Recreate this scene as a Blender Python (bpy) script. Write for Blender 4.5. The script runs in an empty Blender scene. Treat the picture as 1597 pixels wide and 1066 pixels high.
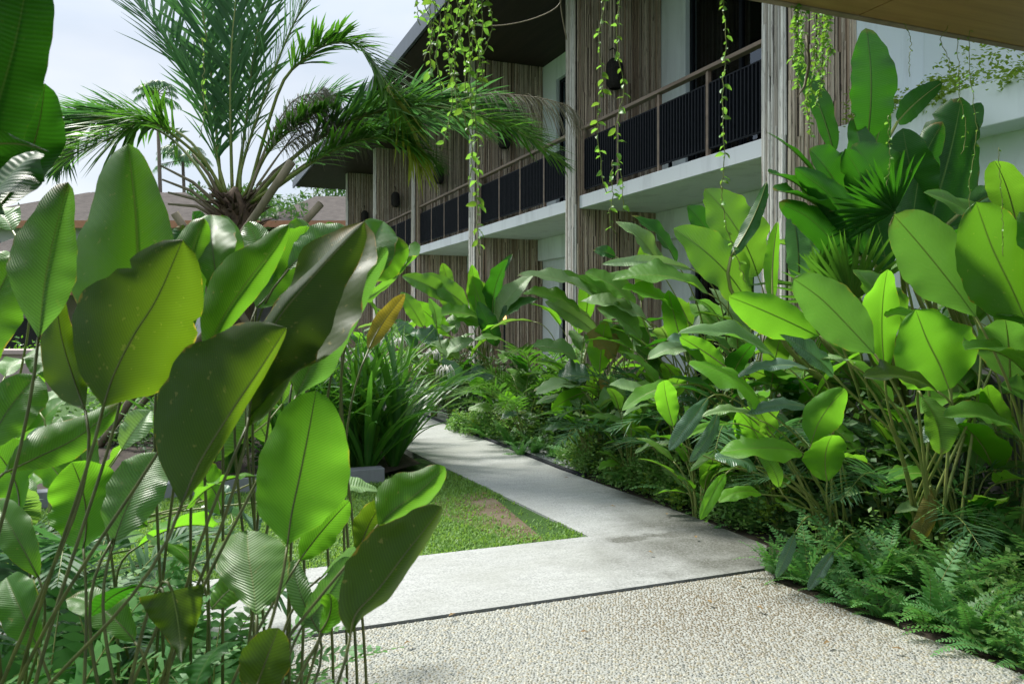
import bpy, math, random
import numpy as np
from mathutils import Vector, Matrix
R = math.radians
rnd = random.Random(7)
nr = np.random.default_rng(11)
sc = bpy.context.scene
col = sc.collection

# ------------------------------------------------------------------ camera
EYE = 1.5; FPX = 1250.0; HZ = 500.0
cam_d = bpy.data.cameras.new('camera'); cam = bpy.data.objects.new('camera', cam_d); col.objects.link(cam)
cam.location = (0, 0, EYE); cam.rotation_euler = (R(90), 0, 0)
cam_d.sensor_width = 36; cam_d.lens = 36*FPX/1597
cam_d.shift_y = -33/1597; cam_d.clip_end = 600; cam_d.clip_start = 0.05
cam_d.dof.use_dof = True; cam_d.dof.focus_distance = 5.5; cam_d.dof.aperture_fstop = 6.3
sc.camera = cam
# ------------------------------------------------------------------ world, sun, exposure
SUN_EL, SUN_AZ = R(52), R(-50)      # azimuth from +Y (the view direction) towards +X
w = bpy.data.worlds.new('World'); sc.world = w; w.use_nodes = True
nt = w.node_tree; N = nt.nodes; Lk = nt.links
for n_ in list(N): N.remove(n_)
out = N.new('ShaderNodeOutputWorld'); bg = N.new('ShaderNodeBackground')
bg.inputs['Strength'].default_value = 0.1
sky = N.new('ShaderNodeTexSky'); sky.sky_type = 'NISHITA'; sky.sun_disc = False
sky.sun_elevation = SUN_EL; sky.sun_rotation = SUN_AZ
geo = N.new('ShaderNodeTexCoord')
mp = N.new('ShaderNodeMapping'); mp.inputs['Scale'].default_value = (1.2, 1.2, 3.4)
mp.inputs['Location'].default_value = (0.35, 0.2, 0.1)
nz = N.new('ShaderNodeTexNoise'); nz.inputs['Scale'].default_value = 1.5; nz.inputs['Detail'].default_value = 5; nz.inputs['Roughness'].default_value = .5
cr = N.new('ShaderNodeValToRGB'); cr.color_ramp.elements[0].position = .38; cr.color_ramp.elements[1].position = .64
cr.color_ramp.elements[0].color = (3.1, 3.55, 4.1, 1); cr.color_ramp.elements[1].color = (4.45, 4.6, 4.8, 1)
sep = N.new('ShaderNodeSeparateXYZ')
up = N.new('ShaderNodeMapRange'); up.inputs['From Min'].default_value = .3; up.inputs['From Max'].default_value = 1
up.inputs['To Min'].default_value = 1.0; up.inputs['To Max'].default_value = 2.9
mul = N.new('ShaderNodeVectorMath'); mul.operation = 'SCALE'
mx = N.new('ShaderNodeMix'); mx.data_type = 'RGBA'; mx.inputs['Factor'].default_value = .85
Lk.new(geo.outputs['Generated'], mp.inputs['Vector']); Lk.new(mp.outputs[0], nz.inputs['Vector'])
Lk.new(nz.outputs['Fac'], cr.inputs['Fac']); Lk.new(geo.outputs['Generated'], sep.inputs[0])
Lk.new(sep.outputs['Z'], up.inputs['Value']); Lk.new(cr.outputs['Color'], mul.inputs[0]); Lk.new(up.outputs[0], mul.inputs['Scale'])
Lk.new(sky.outputs[0], mx.inputs['A']); Lk.new(mul.outputs[0], mx.inputs['B'])
Lk.new(mx.outputs['Result'], bg.inputs['Color']); Lk.new(bg.outputs[0], out.inputs['Surface'])
sd = bpy.data.lights.new('sun', 'SUN'); sd.energy = 3.7; sd.angle = R(12); sd.color = (1, .97, .9)
so = bpy.data.objects.new('sun', sd); col.objects.link(so)
sdir = Vector((math.sin(SUN_AZ)*math.cos(SUN_EL), math.cos(SUN_AZ)*math.cos(SUN_EL), math.sin(SUN_EL)))
so.rotation_euler = sdir.to_track_quat('Z', 'Y').to_euler(); so.location = (-6, 8, 12)
sc.view_settings.view_transform = 'Standard'; sc.view_settings.look = 'None'
sc.view_settings.gamma = 1; sc.view_settings.exposure = 1.0
sc.render.engine = 'CYCLES'
sc.cycles.max_bounces = 8; sc.cycles.transmission_bounces = 4; sc.cycles.diffuse_bounces = 6

# ------------------------------------------------------------------ helpers
def P(px, py, Y): return Vector(((px-798.5)/FPX*Y, Y, EYE+(HZ-py)/FPX*Y))
def G(px, py, z=0.0):
    Y = (EYE-z)*FPX/(py-HZ); return Vector(((px-798.5)/FPX*Y, Y, z))
V = Vector
def tag(o, label=None, cat=None, group=None, kind=None):
    if label: o['label'] = label
    if cat: o['category'] = cat
    if group: o['group'] = group
    if kind: o['kind'] = kind
    return o
def empty(name, loc=(0, 0, 0), rz=0, label=None, cat=None, group=None):
    o = bpy.data.objects.new(name, None); col.objects.link(o); o.location = loc; o.rotation_euler = (0, 0, rz)
    o.empty_display_size = .1
    return tag(o, label, cat, group)
def link(name, me, parent=None, loc=None):
    o = bpy.data.objects.new(name, me); col.objects.link(o)
    if parent is not None: o.parent = parent
    if loc is not None: o.location = loc
    return o
def npmesh(name, verts, faces, mats, smooth=True, uv=None, cols=None, midx=None):
    """verts Nx3, faces list of Mxk arrays, cols per-vertex RGBA"""
    me = bpy.data.meshes.new(name)
    verts = np.asarray(verts, dtype=np.float32)
    if not isinstance(faces, list): faces = [faces]
    loops = np.concatenate([np.asarray(f, dtype=np.int32).ravel() for f in faces])
    tot = np.concatenate([np.full(len(f), np.asarray(f).shape[1], dtype=np.int32) for f in faces])
    me.vertices.add(len(verts)); me.vertices.foreach_set('co', verts.ravel())
    me.loops.add(len(loops)); me.loops.foreach_set('vertex_index', loops)
    st = np.concatenate([[0], np.cumsum(tot)[:-1]]).astype(np.int32)
    me.polygons.add(len(tot)); me.polygons.foreach_set('loop_start', st); me.polygons.foreach_set('loop_total', tot)
    me.polygons.foreach_set('use_smooth', np.full(len(tot), smooth))
    if midx is not None: me.polygons.foreach_set('material_index', np.asarray(midx, dtype=np.int32))
    if uv is not None:
        u = me.uv_layers.new(name='UVMap'); u.data.foreach_set('uv', np.asarray(uv, dtype=np.float32)[loops].ravel())
    if cols is not None:
        a = me.color_attributes.new('lc', 'FLOAT_COLOR', 'POINT'); a.data.foreach_set('color', np.asarray(cols, dtype=np.float32).ravel())
    for m in (mats if isinstance(mats, (list, tuple)) else [mats]): me.materials.append(m)
    me.update(); me.validate(); return me
class MB:
    def __init__(s): s.v = []; s.f3 = []; s.f4 = []; s.n = 0; s.c = []; s.uv = []
    def add(s, v, f, c=(1, 1, 1, 1), uv=None):
        v = np.asarray(v, float); f = np.asarray(f)
        s.v.append(v); (s.f3 if f.shape[1] == 3 else s.f4).append(f+s.n); s.n += len(v)
        c = np.asarray(c, float); s.c.append(np.tile(c, (len(v), 1)) if c.ndim == 1 else c)
        s.uv.append(np.zeros((len(v), 2)) if uv is None else uv)
    def box(s, lo, hi, c=(1, 1, 1, 1)):
        x0, y0, z0 = lo; x1, y1, z1 = hi
        s.add([(x0,y0,z0),(x1,y0,z0),(x1,y1,z0),(x0,y1,z0),(x0,y0,z1),(x1,y0,z1),(x1,y1,z1),(x0,y1,z1)],
              [(0,3,2,1),(4,5,6,7),(0,1,5,4),(1,2,6,5),(2,3,7,6),(3,0,4,7)], c)
    def tube(s, pts, rad, k=6, c=(1, 1, 1, 1), cap=True):
        pts = np.array([tuple(p) for p in pts], float); n = len(pts)
        rad = np.full(n, rad) if np.isscalar(rad) else np.asarray(rad, float)
        t = np.gradient(pts, axis=0); t /= np.linalg.norm(t, axis=1)[:, None]+1e-9
        ref = np.array([0, 0, 1.]) if abs(t[:, 2]).mean() < .8 else np.array([1., 0, 0])
        a = np.cross(t, ref); a /= np.linalg.norm(a, axis=1)[:, None]+1e-9; b = np.cross(t, a)
        th = np.arange(k)/k*2*math.pi
        ring = pts[:, None, :]+rad[:, None, None]*(np.cos(th)[None, :, None]*a[:, None, :]+np.sin(th)[None, :, None]*b[:, None, :])
        v = ring.reshape(-1, 3)
        i, j = np.meshgrid(np.arange(n-1), np.arange(k), indexing='ij'); i = i.ravel(); j = j.ravel(); j2 = (j+1) % k
        s.add(v, np.stack([i*k+j, (i+1)*k+j, (i+1)*k+j2, i*k+j2], 1), c)
        if cap:
            base = s.n-len(v)
            for e, fl in ((0, 1), (n-1, 0)):
                o = [base+e*k+q for q in range(k)]
                cen = s.n; s.v.append(pts[e][None]); s.n += 1
                s.c.append(np.array([s.c[-1][0]])); s.uv.append(np.zeros((1, 2)))
                s.f3.append(np.array([(o[q], o[(q+1) % k], cen) if fl else (o[(q+1) % k], o[q], cen) for q in range(k)]))
    def mesh(s, name, mats, smooth=True):
        fs = []
        if s.f3: fs.append(np.concatenate(s.f3))
        if s.f4: fs.append(np.concatenate(s.f4))
        return npmesh(name, np.concatenate(s.v), fs, mats, smooth, np.concatenate(s.uv), np.concatenate(s.c))
    def build(s, name, mats, parent=None, smooth=True, bevel=0):
        o = link(name, s.mesh(name, mats, smooth), parent)
        if bevel:
            b = o.modifiers.new('bevel', 'BEVEL'); b.width = bevel; b.segments = 2; b.limit_method = 'ANGLE'
        return o
def box(name, lo, hi, mat, parent=None, bevel=0):
    m = MB(); m.box(lo, hi); return m.build(name, mat, parent, False, bevel)
def catmull(pts, n):
    p = [V(q) for q in pts]; p = [p[0]*2-p[1]]+p+[p[-1]*2-p[-2]]
    segs = len(p)-3; o = []
    for i in range(n):
        u = i/(n-1)*segs; k = min(int(u), segs-1); t = u-k
        a, b, c_, d = p[k:k+4]
        o.append(.5*((2*b)+(c_-a)*t+(2*a-5*b+4*c_-d)*t*t+(3*b-a-3*c_+d)*t**3))
    return o

# ------------------------------------------------------------------ materials
def nodes(name):
    m = bpy.data.materials.new(name); m.use_nodes = True
    t = m.node_tree
    for n_ in list(t.nodes): t.nodes.remove(n_)
    return m, t
class NB:
    def __init__(s, t): s.t = t
    def n(s, typ, **k):
        o = s.t.nodes.new(typ)
        for a, b in k.items():
            if a.startswith('i_'): o.inputs[a[2:].replace('_', ' ')].default_value = b
            else: setattr(o, a, b)
        return o
    def l(s, a, b): s.t.links.new(a, b)
    def math(s, op, a, b=None, c=None, clamp=False):
        o = s.t.nodes.new('ShaderNodeMath'); o.operation = op; o.use_clamp = clamp
        for i, x in enumerate((a, b, c)):
            if x is None: continue
            if isinstance(x, (int, float)): o.inputs[i].default_value = x
            else: s.l(x, o.inputs[i])
        return o.outputs[0]
    def mix(s, f, a, b, bt='MIX'):
        o = s.t.nodes.new('ShaderNodeMix'); o.data_type = 'RGBA'; o.blend_type = bt
        for k, x in (('Factor', f), ('A', a), ('B', b)):
            if isinstance(x, (int, float)): o.inputs[k].default_value = x
            elif isinstance(x, tuple): o.inputs[k].default_value = (*x[:3], 1)
            else: s.l(x, o.inputs[k])
        return o.outputs['Result']
    def noise(s, vec, scale, detail=4, rough=.55):
        o = s.n('ShaderNodeTexNoise'); o.inputs['Scale'].default_value = scale; o.inputs['Detail'].default_value = detail; o.inputs['Roughness'].default_value = rough
        if vec is not None: s.l(vec, o.inputs['Vector'])
        return o.outputs['Fac']
    def ramp(s, f, lo, hi, a=0., b=1.):
        o = s.n('ShaderNodeMapRange'); s.l(f, o.inputs['Value'])
        for k, x in (('From Min', lo), ('From Max', hi), ('To Min', a), ('To Max', b)): o.inputs[k].default_value = x
        return o.outputs[0]
    def objco(s): return s.n('ShaderNodeTexCoord').outputs['Object']
    def scale(s, v, xyz):
        o = s.n('ShaderNodeVectorMath', operation='MULTIPLY'); s.l(v, o.inputs[0]); o.inputs[1].default_value = xyz; return o.outputs[0]
    def bump(s, h, strength=.3, dist=.01):
        o = s.n('ShaderNodeBump'); o.inputs['Strength'].default_value = strength; o.inputs['Distance'].default_value = dist; s.l(h, o.inputs['Height']); return o.outputs[0]
    def out(s, sh):
        o = s.n('ShaderNodeOutputMaterial'); s.l(sh, o.inputs['Surface'])
    def pbr(s, colr, rough=.6, nrm=None, spec=.5, metal=0):
        p = s.n('ShaderNodeBsdfPrincipled')
        if isinstance(colr, tuple): p.inputs['Base Color'].default_value = (*colr[:3], 1)
        else: s.l(colr, p.inputs['Base Color'])
        if isinstance(rough, (int, float)): p.inputs['Roughness'].default_value = rough
        else: s.l(rough, p.inputs['Roughness'])
        p.inputs['Specular IOR Level'].default_value = spec; p.inputs['Metallic'].default_value = metal
        if nrm is not None: s.l(nrm, p.inputs['Normal'])
        return p.outputs[0]
def leafmat(name, colA, colB, trans, tf=.4, rough=.38, pitch=0., k=.5, edge=0., back=None, spec=.5, blotch=0., bumps=.5, rib=(.2, .3, .06)):
    """lc = (|c|, s, random, extra); UV in metres (across, along)"""
    m, t = nodes(name); b = NB(t)
    at = b.n('ShaderNodeAttribute', attribute_name='lc'); sp = b.n('ShaderNodeSeparateColor'); b.l(at.outputs['Color'], sp.inputs[0])
    c_, s_, r_ = sp.outputs[0], sp.outputs[1], sp.outputs[2]
    oc = b.objco()
    big = b.noise(oc, 5., 3)
    f = b.math('ADD', b.math('MULTIPLY', r_, .75), b.math('MULTIPLY', b.math('SUBTRACT', big, .5), 1.1), clamp=True)
    base = b.mix(f, colA, colB)
    nrm = None; str_ = None
    if pitch:
        uvn = b.n('ShaderNodeUVMap'); sx = b.n('ShaderNodeSeparateXYZ'); b.l(uvn.outputs[0], sx.inputs[0])
        au = b.math('ABSOLUTE', sx.outputs[0])
        q = b.math('SUBTRACT', sx.outputs[1], b.math('ADD', b.math('MULTIPLY', au, k), b.math('MULTIPLY', b.math('MULTIPLY', au, au), 2.2*k)))
        q = b.math('ADD', q, b.math('MULTIPLY', b.math('SUBTRACT', b.noise(oc, 7, 2), .5), pitch*1.4))
        wv = b.math('SINE', b.math('MULTIPLY', q, 2*math.pi/pitch))
        wv2 = b.math('SINE', b.math('MULTIPLY', q, 2*math.pi/(pitch*4.3)))
        hh = b.math('ADD', wv, b.math('MULTIPLY', wv2, .9))
        nrm = b.bump(hh, bumps, .0016)
        base = b.mix(b.ramp(wv, -1, 1, 0, .38), base, tuple(x*.4 for x in colA))
        str_ = wv
    ribf = b.ramp(c_, .012, .035, 1, 0)
    base = b.mix(ribf, base, rib)
    if edge:
        en = b.noise(oc, 24, 3)
        ef = b.ramp(b.math('ADD', c_, b.math('MULTIPLY', b.math('SUBTRACT', en, .62), .35)), .955, .99, 0, edge*.8)
        base = b.mix(ef, base, (.34, .20, .03))
    tp = b.ramp(b.math('ADD', b.math('ADD', s_, b.math('MULTIPLY', b.math('SUBTRACT', b.noise(oc, 16, 3), .5), .25)), b.math('MULTIPLY', b.math('SUBTRACT', r_, .62), .22)), .98, 1.03, 0, .85)
    if pitch: base = b.mix(tp, base, (.20, .12, .03))
    if blotch:
        bf = b.ramp(b.noise(oc, 55, 2), .675, .72, 0, blotch)
        base = b.mix(bf, base, (.32, .25, .08))
    g = b.n('ShaderNodeNewGeometry')
    bk = b.mix(g.outputs['Backfacing'], base, b.mix(.3, base, back or tuple(min(1, x*1.25+.02) for x in colA)))
    rn = b.ramp(b.noise(oc, 11, 2), .3, .7, rough-.06, rough+.12)
    pr = b.pbr(bk, rn, nrm, spec*.75)
    tr = b.n('ShaderNodeBsdfTranslucent')
    tc = b.mix(f, trans, tuple(x*.72 for x in trans))
    if str_ is not None: tc = b.mix(b.ramp(str_, -1, 1, 0, .42), tc, tuple(x*.45 for x in trans))
    if edge: tc = b.mix(ef, tc, (.7, .5, .05))
    tc = b.mix(b.ramp(c_, .01, .04, .7, 0), tc, (.05, .08, .01))
    b.l(tc, tr.inputs['Color'])
    ms = b.n('ShaderNodeMixShader'); ms.inputs[0].default_value = tf; b.l(pr, ms.inputs[1]); b.l(tr.outputs[0], ms.inputs[2])
    b.out(ms.outputs[0]); return m
M = {}
M['cal'] = leafmat('calathea_leaf', (.045, .150, .012), (.095, .235, .018), (.20, .52, .022), .46, .38, .0075, .6, .9, (.08, .19, .05), .55, .8, .28)
M['calpale'] = leafmat('calathea_leaf_pale', (.09, .21, .04), (.15, .29, .065), (.20, .52, .05), .38, .36, .0085, .6, .5, (.18, .28, .16), .55, .5, .62)
M['caldark'] = leafmat('calathea_leaf_dark', (.014, .040, .006), (.030, .060, .006), (.18, .34, .010), .46, .5, .0075, .6, 1., (.03, .07, .01), .55, .9, .12)
M['lime'] = leafmat('calathea_leaf_lime', (.07, .25, .010), (.12, .33, .016), (.25, .66, .03), .5, .42, .0075, .6, .4, (.14, .27, .06), .34, .3, .35)
M['ban'] = leafmat('banana_leaf', (.010, .075, .008), (.022, .115, .010), (.07, .32, .012), .36, .40, .0125, .12, .25, (.04, .10, .03), .4, .2, .28, (.10, .22, .04))
M['hel'] = leafmat('heliconia_leaf', (.075, .22, .018), (.16, .33, .03), (.24, .56, .03), .42, .34, .011, .2, .35, (.10, .2, .08), .45, .3, .42)
M['helpale'] = leafmat('heliconia_leaf_pale', (.15, .30, .07), (.22, .38, .10), (.30, .56, .07), .36, .4, .012, .2, .3, (.28, .36, .28), .6, .2, .5)
M['blue'] = leafmat('bluish_leaf', (.04, .11, .06), (.065, .16, .08), (.12, .34, .08), .3, .36, .012, .2, .1, (.18, .26, .2), .6, .1, .5)
M['yel'] = leafmat('yellowing_leaf', (.16, .13, .02), (.07, .13, .015), (.42, .34, .03), .45, .5, .012, .3, 1., (.3, .25, .1), .4, .8)
M['lily'] = leafmat('lily_leaf', (.022, .095, .014), (.055, .17, .022), (.14, .42, .03), .36, .34)
M['fern'] = leafmat('fern_leaf', (.05, .17, .035), (.11, .28, .06), (.2, .55, .08), .36, .5)
M['fernblue'] = leafmat('fern_leaf_bluish', (.075, .22, .07), (.14, .33, .10), (.2, .5, .1), .32, .5)
M['palm'] = leafmat('palm_leaf', (.038, .105, .048), (.085, .175, .075), (.13, .36, .08), .33, .42, spec=.35)
M['palmgreen'] = leafmat('palm_leaf_light', (.035, .10, .012), (.08, .17, .016), (.15, .42, .03), .36, .42, spec=.4)  # yellower green than the plain palm leaf
M['palmyel'] = leafmat('palm_leaf_yellow', (.15, .20, .02), (.24, .27, .03), (.5, .55, .05), .42, .4)
M['deadpalm'] = leafmat('dry_palm_leaf', (.16, .16, .11), (.26, .25, .19), (.2, .18, .1), .2, .6)
M['vine'] = leafmat('vine_leaf', (.07, .23, .025), (.14, .33, .035), (.30, .62, .07), .45, .42)
M['vinedark'] = leafmat('vine_leaf_deep', (.06, .16, .02), (.12, .25, .03), (.3, .55, .05), .42, .42)
M['gc'] = leafmat('ground_cover_leaf', (.06, .17, .03), (.34, .48, .15), (.3, .6, .1), .36, .45)
M['gcy'] = leafmat('ground_cover_leaf_lime', (.12, .22, .02), (.26, .36, .05), (.4, .6, .05), .4, .45)
M['grass'] = leafmat('grass_blade', (.09, .20, .03), (.24, .38, .09), (.35, .6, .08), .36, .5)
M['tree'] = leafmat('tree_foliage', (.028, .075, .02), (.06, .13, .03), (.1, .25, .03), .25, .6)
M['petal'] = leafmat('white_petal', (.75, .76, .70), (.8, .8, .76), (.7, .72, .6), .3, .5)
def simple(name, a, b_=None, scale=8, rough=.6, bump=.2, stretch=(1, 1, 1), spec=.4, det=5, metal=0):
    m, t = nodes(name); b = NB(t); oc = b.scale(b.objco(), stretch)
    f = b.noise(oc, scale, det); c_ = b.mix(b.ramp(f, .3, .7), a, b_ or tuple(x*.7 for x in a))
    b.out(b.pbr(c_, rough, b.bump(f, bump, .01), spec, metal)); return m
M['stem'] = simple('petiole', (.13, .20, .04), (.20, .21, .06), 14, .45, .1)
M['stemdark'] = simple('petiole_dark', (.05, .065, .02), (.13, .15, .04), 14, .45, .1)
M['fibre'] = simple('palm_fibre', (.12, .08, .05), (.035, .025, .018), 30, .95, .8, (1, 1, .3))
M['bark'] = simple('bark', (.16, .13, .10), (.07, .055, .045), 20, .95, .6)
M['pole'] = simple('weathered_pole', (.22, .18, .12), (.11, .10, .06), 9, .7, .3, (1, 1, .3))
M['black'] = simple('black_metal', (.008, .010, .014), (.013, .016, .022), 20, .6, .05, (1, 1, 1), .12)
M['wood'] = simple('grey_brown_timber', (.25, .185, .14), (.16, .115, .085), 12, .65, .25, (1, .12, 1))
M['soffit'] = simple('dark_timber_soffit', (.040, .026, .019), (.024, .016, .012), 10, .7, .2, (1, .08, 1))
M['fascia'] = simple('slate_blue_fascia', (.055, .075, .10), (.04, .055, .075), 6, .45, .05)
M['cane_gapshade'] = simple('dark_cane_and_gap_shade', (.018, .016, .015), (.04, .035, .03), 60, .8, .6)  # lantern cane, also the painted gap shade behind the fin sticks
M['dark'] = simple('unlit_room_black', (.02, .02, .022), None, 5, .8, .0)  # near-black colour stands in for the shade inside rooms
M['curtain'] = simple('brown_curtain', (.34, .21, .15), (.22, .13, .09), 10, .9, .1)
M['soil'] = simple('dark_soil', (.045, .032, .022), (.02, .015, .011), 14, .95, .9)
M['mulch'] = simple('litter', (.09, .06, .04), (.05, .03, .02), 20, .9, .5)
def wall_mat(name, c):
    m, t = nodes(name); b = NB(t); oc = b.objco()
    f = b.noise(b.scale(oc, (1, 1, .16)), 3.4, 7, .68); g = b.noise(oc, 60, 3)
    c1 = b.mix(b.ramp(f, .50, .72, 0, .55), c, tuple(x*.62 for x in c))
    b.out(b.pbr(c1, .75, b.bump(g, .12, .004), .3)); return m
M['white'] = wall_mat('white_render', (.78, .85, .87))
M['slab'] = wall_mat('grey_painted_slab', (.60, .63, .67))
M['under'] = wall_mat('slab_underside', (.78, .87, .85))
M['greywall'] = wall_mat('dark_grey_wall', (.13, .13, .13))
M['kerb'] = wall_mat('grey_kerb', (.20, .21, .23))
def canopy_mat():
    m, t = nodes('plywood_soffit'); b = NB(t); oc = b.objco()
    f = b.noise(b.scale(oc, (.5, 7, 1)), 4, 6, .6); g = b.noise(oc, 1.2, 2)
    c = b.mix(b.ramp(f, .3, .7), (.24, .13, .05), (.33, .19, .075)); c = b.mix(b.ramp(g, .4, .7, 0, .5), c, (.20, .11, .045))
    b.out(b.pbr(c, .5, b.bump(f, .1, .003), .4)); return m
M['ply'] = canopy_mat()
def glass():
    m, t = nodes('window_glass'); b = NB(t)
    p = b.n('ShaderNodeBsdfGlossy'); p.inputs['Roughness'].default_value = .02; p.inputs['Color'].default_value = (.8, .9, 1, 1)
    tr = b.n('ShaderNodeBsdfTransparent'); tr.inputs['Color'].default_value = (.75, .8, .82, 1)
    fr = b.n('ShaderNodeFresnel'); fr.inputs['IOR'].default_value = 1.8
    ms = b.n('ShaderNodeMixShader'); b.l(fr.outputs[0], ms.inputs[0]); b.l(tr.outputs[0], ms.inputs[1]); b.l(p.outputs[0], ms.inputs[2])
    b.out(ms.outputs[0]); return m
M['glass'] = glass()
def stick_mat():
    m, t = nodes('bamboo_sticks'); b = NB(t)
    at = b.n('ShaderNodeAttribute', attribute_name='lc'); oc = b.objco()
    f = b.noise(b.scale(oc, (1, 1, .12)), 30, 4); k = b.noise(b.scale(oc, (9, 9, 1)), 5, 3, .7)
    c = b.mix(b.ramp(f, .4, .8, .0, .35), at.outputs['Color'], (.12, .085, .065))
    c = b.mix(b.ramp(k, .57, .66, 0, .6), c, (.06, .042, .035))
    b.out(b.pbr(c, .8, b.bump(f, .4, .004), .25)); return m
M['stick'] = stick_mat()
def attr_mat(name, rough, noise_sc=60, dark=.6):
    m, t = nodes(name); b = NB(t); at = b.n('ShaderNodeAttribute', attribute_name='lc'); oc = b.objco()
    f = b.noise(oc, noise_sc, 3)
    c = b.mix(b.ramp(f, .35, .7, 0, .4), at.outputs['Color'], at.outputs['Color'])
    big = b.noise(oc, 1.1, 4)
    sx = b.n('ShaderNodeSeparateXYZ'); b.l(oc, sx.inputs[0])
    # damp brown film on the paving beside the bed corner
    q_ = Matrix.Rotation(-math.atan2(.3793, .9253), 3, 'Z') @ G(1265, 922, .05)
    dx = b.math('SUBTRACT', sx.outputs[0], q_.x); dy = b.math('SUBTRACT', sx.outputs[1], q_.y)
    d = b.math('SQRT', b.math('ADD', b.math('MULTIPLY', b.math('MULTIPLY', dx, dx), .9), b.math('MULTIPLY', b.math('MULTIPLY', dy, dy), 3.2)))
    st = b.ramp(b.math('ADD', d, b.math('MULTIPLY', b.math('SUBTRACT', big, .5), 1.3)), 0.5, 1.7, .85, 0)
    c = b.mix(st, c, (.13, .105, .065))
    c2 = b.mix(b.ramp(big, .45, .68, 0, .22), c, (.22, .20, .15))
    b.out(b.pbr(c2, rough, None, .4)); return m
M['pebble'] = attr_mat('pebbles', .45)
def matrix_mat():
    m, t = nodes('cement_matrix'); b = NB(t); oc = b.objco()
    vo = b.n('ShaderNodeTexVoronoi'); vo.inputs['Scale'].default_value = 62; b.l(oc, vo.inputs['Vector'])
    c = b.mix(b.ramp(b.noise(oc, 40, 3), .3, .7), (.34, .35, .325), (.22, .23, .21))
    c = b.mix(b.ramp(vo.outputs['Distance'], .0, .6, .5, 0), c, (.38, .39, .36))
    b.out(b.pbr(c, .8, b.bump(vo.outputs['Distance'], .5, .01), .3)); return m
M['cement'] = matrix_mat()
def concrete():
    m, t = nodes('brushed_concrete'); b = NB(t); oc = b.objco()
    f = b.noise(oc, 75, 4, .8); f1 = b.noise(b.scale(oc, (1, 4, 1)), 5, 6, .7); f2 = b.noise(oc, 1.7, 5)
    c = b.mix(b.ramp(f, .38, .64), (.40, .41, .395), (.19, .20, .193))
    c = b.mix(b.ramp(f1, .42, .72, 0, .55), c, (.42, .43, .42)); c = b.mix(b.ramp(f2, .42, .68, 0, .62), c, (.27, .28, .255))
    sx = b.n('ShaderNodeSeparateXYZ'); b.l(oc, sx.inputs[0]); X, Y = sx.outputs[0], sx.outputs[1]
    wn = b.math('MULTIPLY', b.math('SUBTRACT', b.noise(oc, 2.4, 6, .65), .5), 1.25)
    st = None
    for (px, py, ax, ay, r) in STAINS:
        dx = b.math('MULTIPLY', b.math('SUBTRACT', X, px), ax); dy = b.math('MULTIPLY', b.math('SUBTRACT', Y, py), ay)
        d = b.math('ADD', b.math('SQRT', b.math('ADD', b.math('MULTIPLY', dx, dx), b.math('MULTIPLY', dy, dy))), wn)
        q = b.ramp(d, 0.12+.3*r, r*1.45, .97, 0); st = q if st is None else b.math('MAXIMUM', st, q)
    sp = b.ramp(b.noise(oc, 90, 3, .7), .3, .65, .55, 1)
    c = b.mix(b.math('MULTIPLY', st, sp), c, (.055, .055, .042))
    b.out(b.pbr(c, .82, b.bump(b.math('ADD', f, b.math('MULTIPLY', f1, .5)), .35, .006), .25)); return m
PATHROT = math.atan2(.3793, .9253)
def loc2(px, py):
    g = G(px, py, .05); q = Matrix.Rotation(-PATHROT, 3, 'Z') @ g; return q.x, q.y
STAINS = [(*loc2(1190, 845), .8, 1.3, .85), (*loc2(1120, 815), 1.1, .9, .75), (*loc2(1160, 872), .9, 2.4, .6), (*loc2(1030, 782), 2.0, .7, .45), (*loc2(1040, 832), .8, 3., .28)]
M['concrete'] = concrete()
def lawn_mat():
    m, t = nodes('lawn_ground'); b = NB(t); oc = b.objco()
    c = b.mix(b.ramp(b.noise(oc, 40, 4), .3, .7), (.06, .13, .025), (.03, .065, .018))
    b.out(b.pbr(c, .9, b.bump(b.noise(oc, 90, 3), .8, .02), .2)); return m
M['lawn'] = lawn_mat()
def dirt_mat():
    m, t = nodes('bare_soil'); b = NB(t); oc = b.objco()
    c = b.mix(b.ramp(b.noise(oc, 25, 5), .3, .7), (.16, .118, .078), (.10, .076, .05))
    c = b.mix(b.ramp(b.noise(oc, 3.5, 3), .5, .65, 0, .6), c, (.19, .16, .115))
    b.out(b.pbr(c, .95, b.bump(b.noise(oc, 70, 4), 1., .012), .15)); return m
M['dirt'] = dirt_mat()
def shingle_mat():
    m, t = nodes('shingles'); b = NB(t); oc = b.objco()
    br = b.n('ShaderNodeTexBrick'); b.l(oc, br.inputs['Vector']); br.inputs['Scale'].default_value = 2.2
    br.inputs['Color1'].default_value = (.085, .078, .074, 1); br.inputs['Color2'].default_value = (.12, .108, .10, 1); br.inputs['Mortar'].default_value = (.07, .06, .055, 1)
    c = b.mix(b.ramp(b.noise(oc, 2, 4), .35, .7, 0, .4), br.outputs['Color'], (.14, .125, .115))
    b.out(b.pbr(c, .95, None, .0)); return m
M['shingle'] = shingle_mat()
M['orange'] = simple('terracotta_fascia', (.36, .17, .09), (.28, .13, .07), 5, .6, .05)
M['mauve'] = simple('pinkish_wall', (.42, .34, .31), (.34, .28, .26), 3, .8, .05)
M['flesh'] = simple('pale_house_wall', (.55, .55, .56), (.45, .45, .47), 3, .8, .05)

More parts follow.
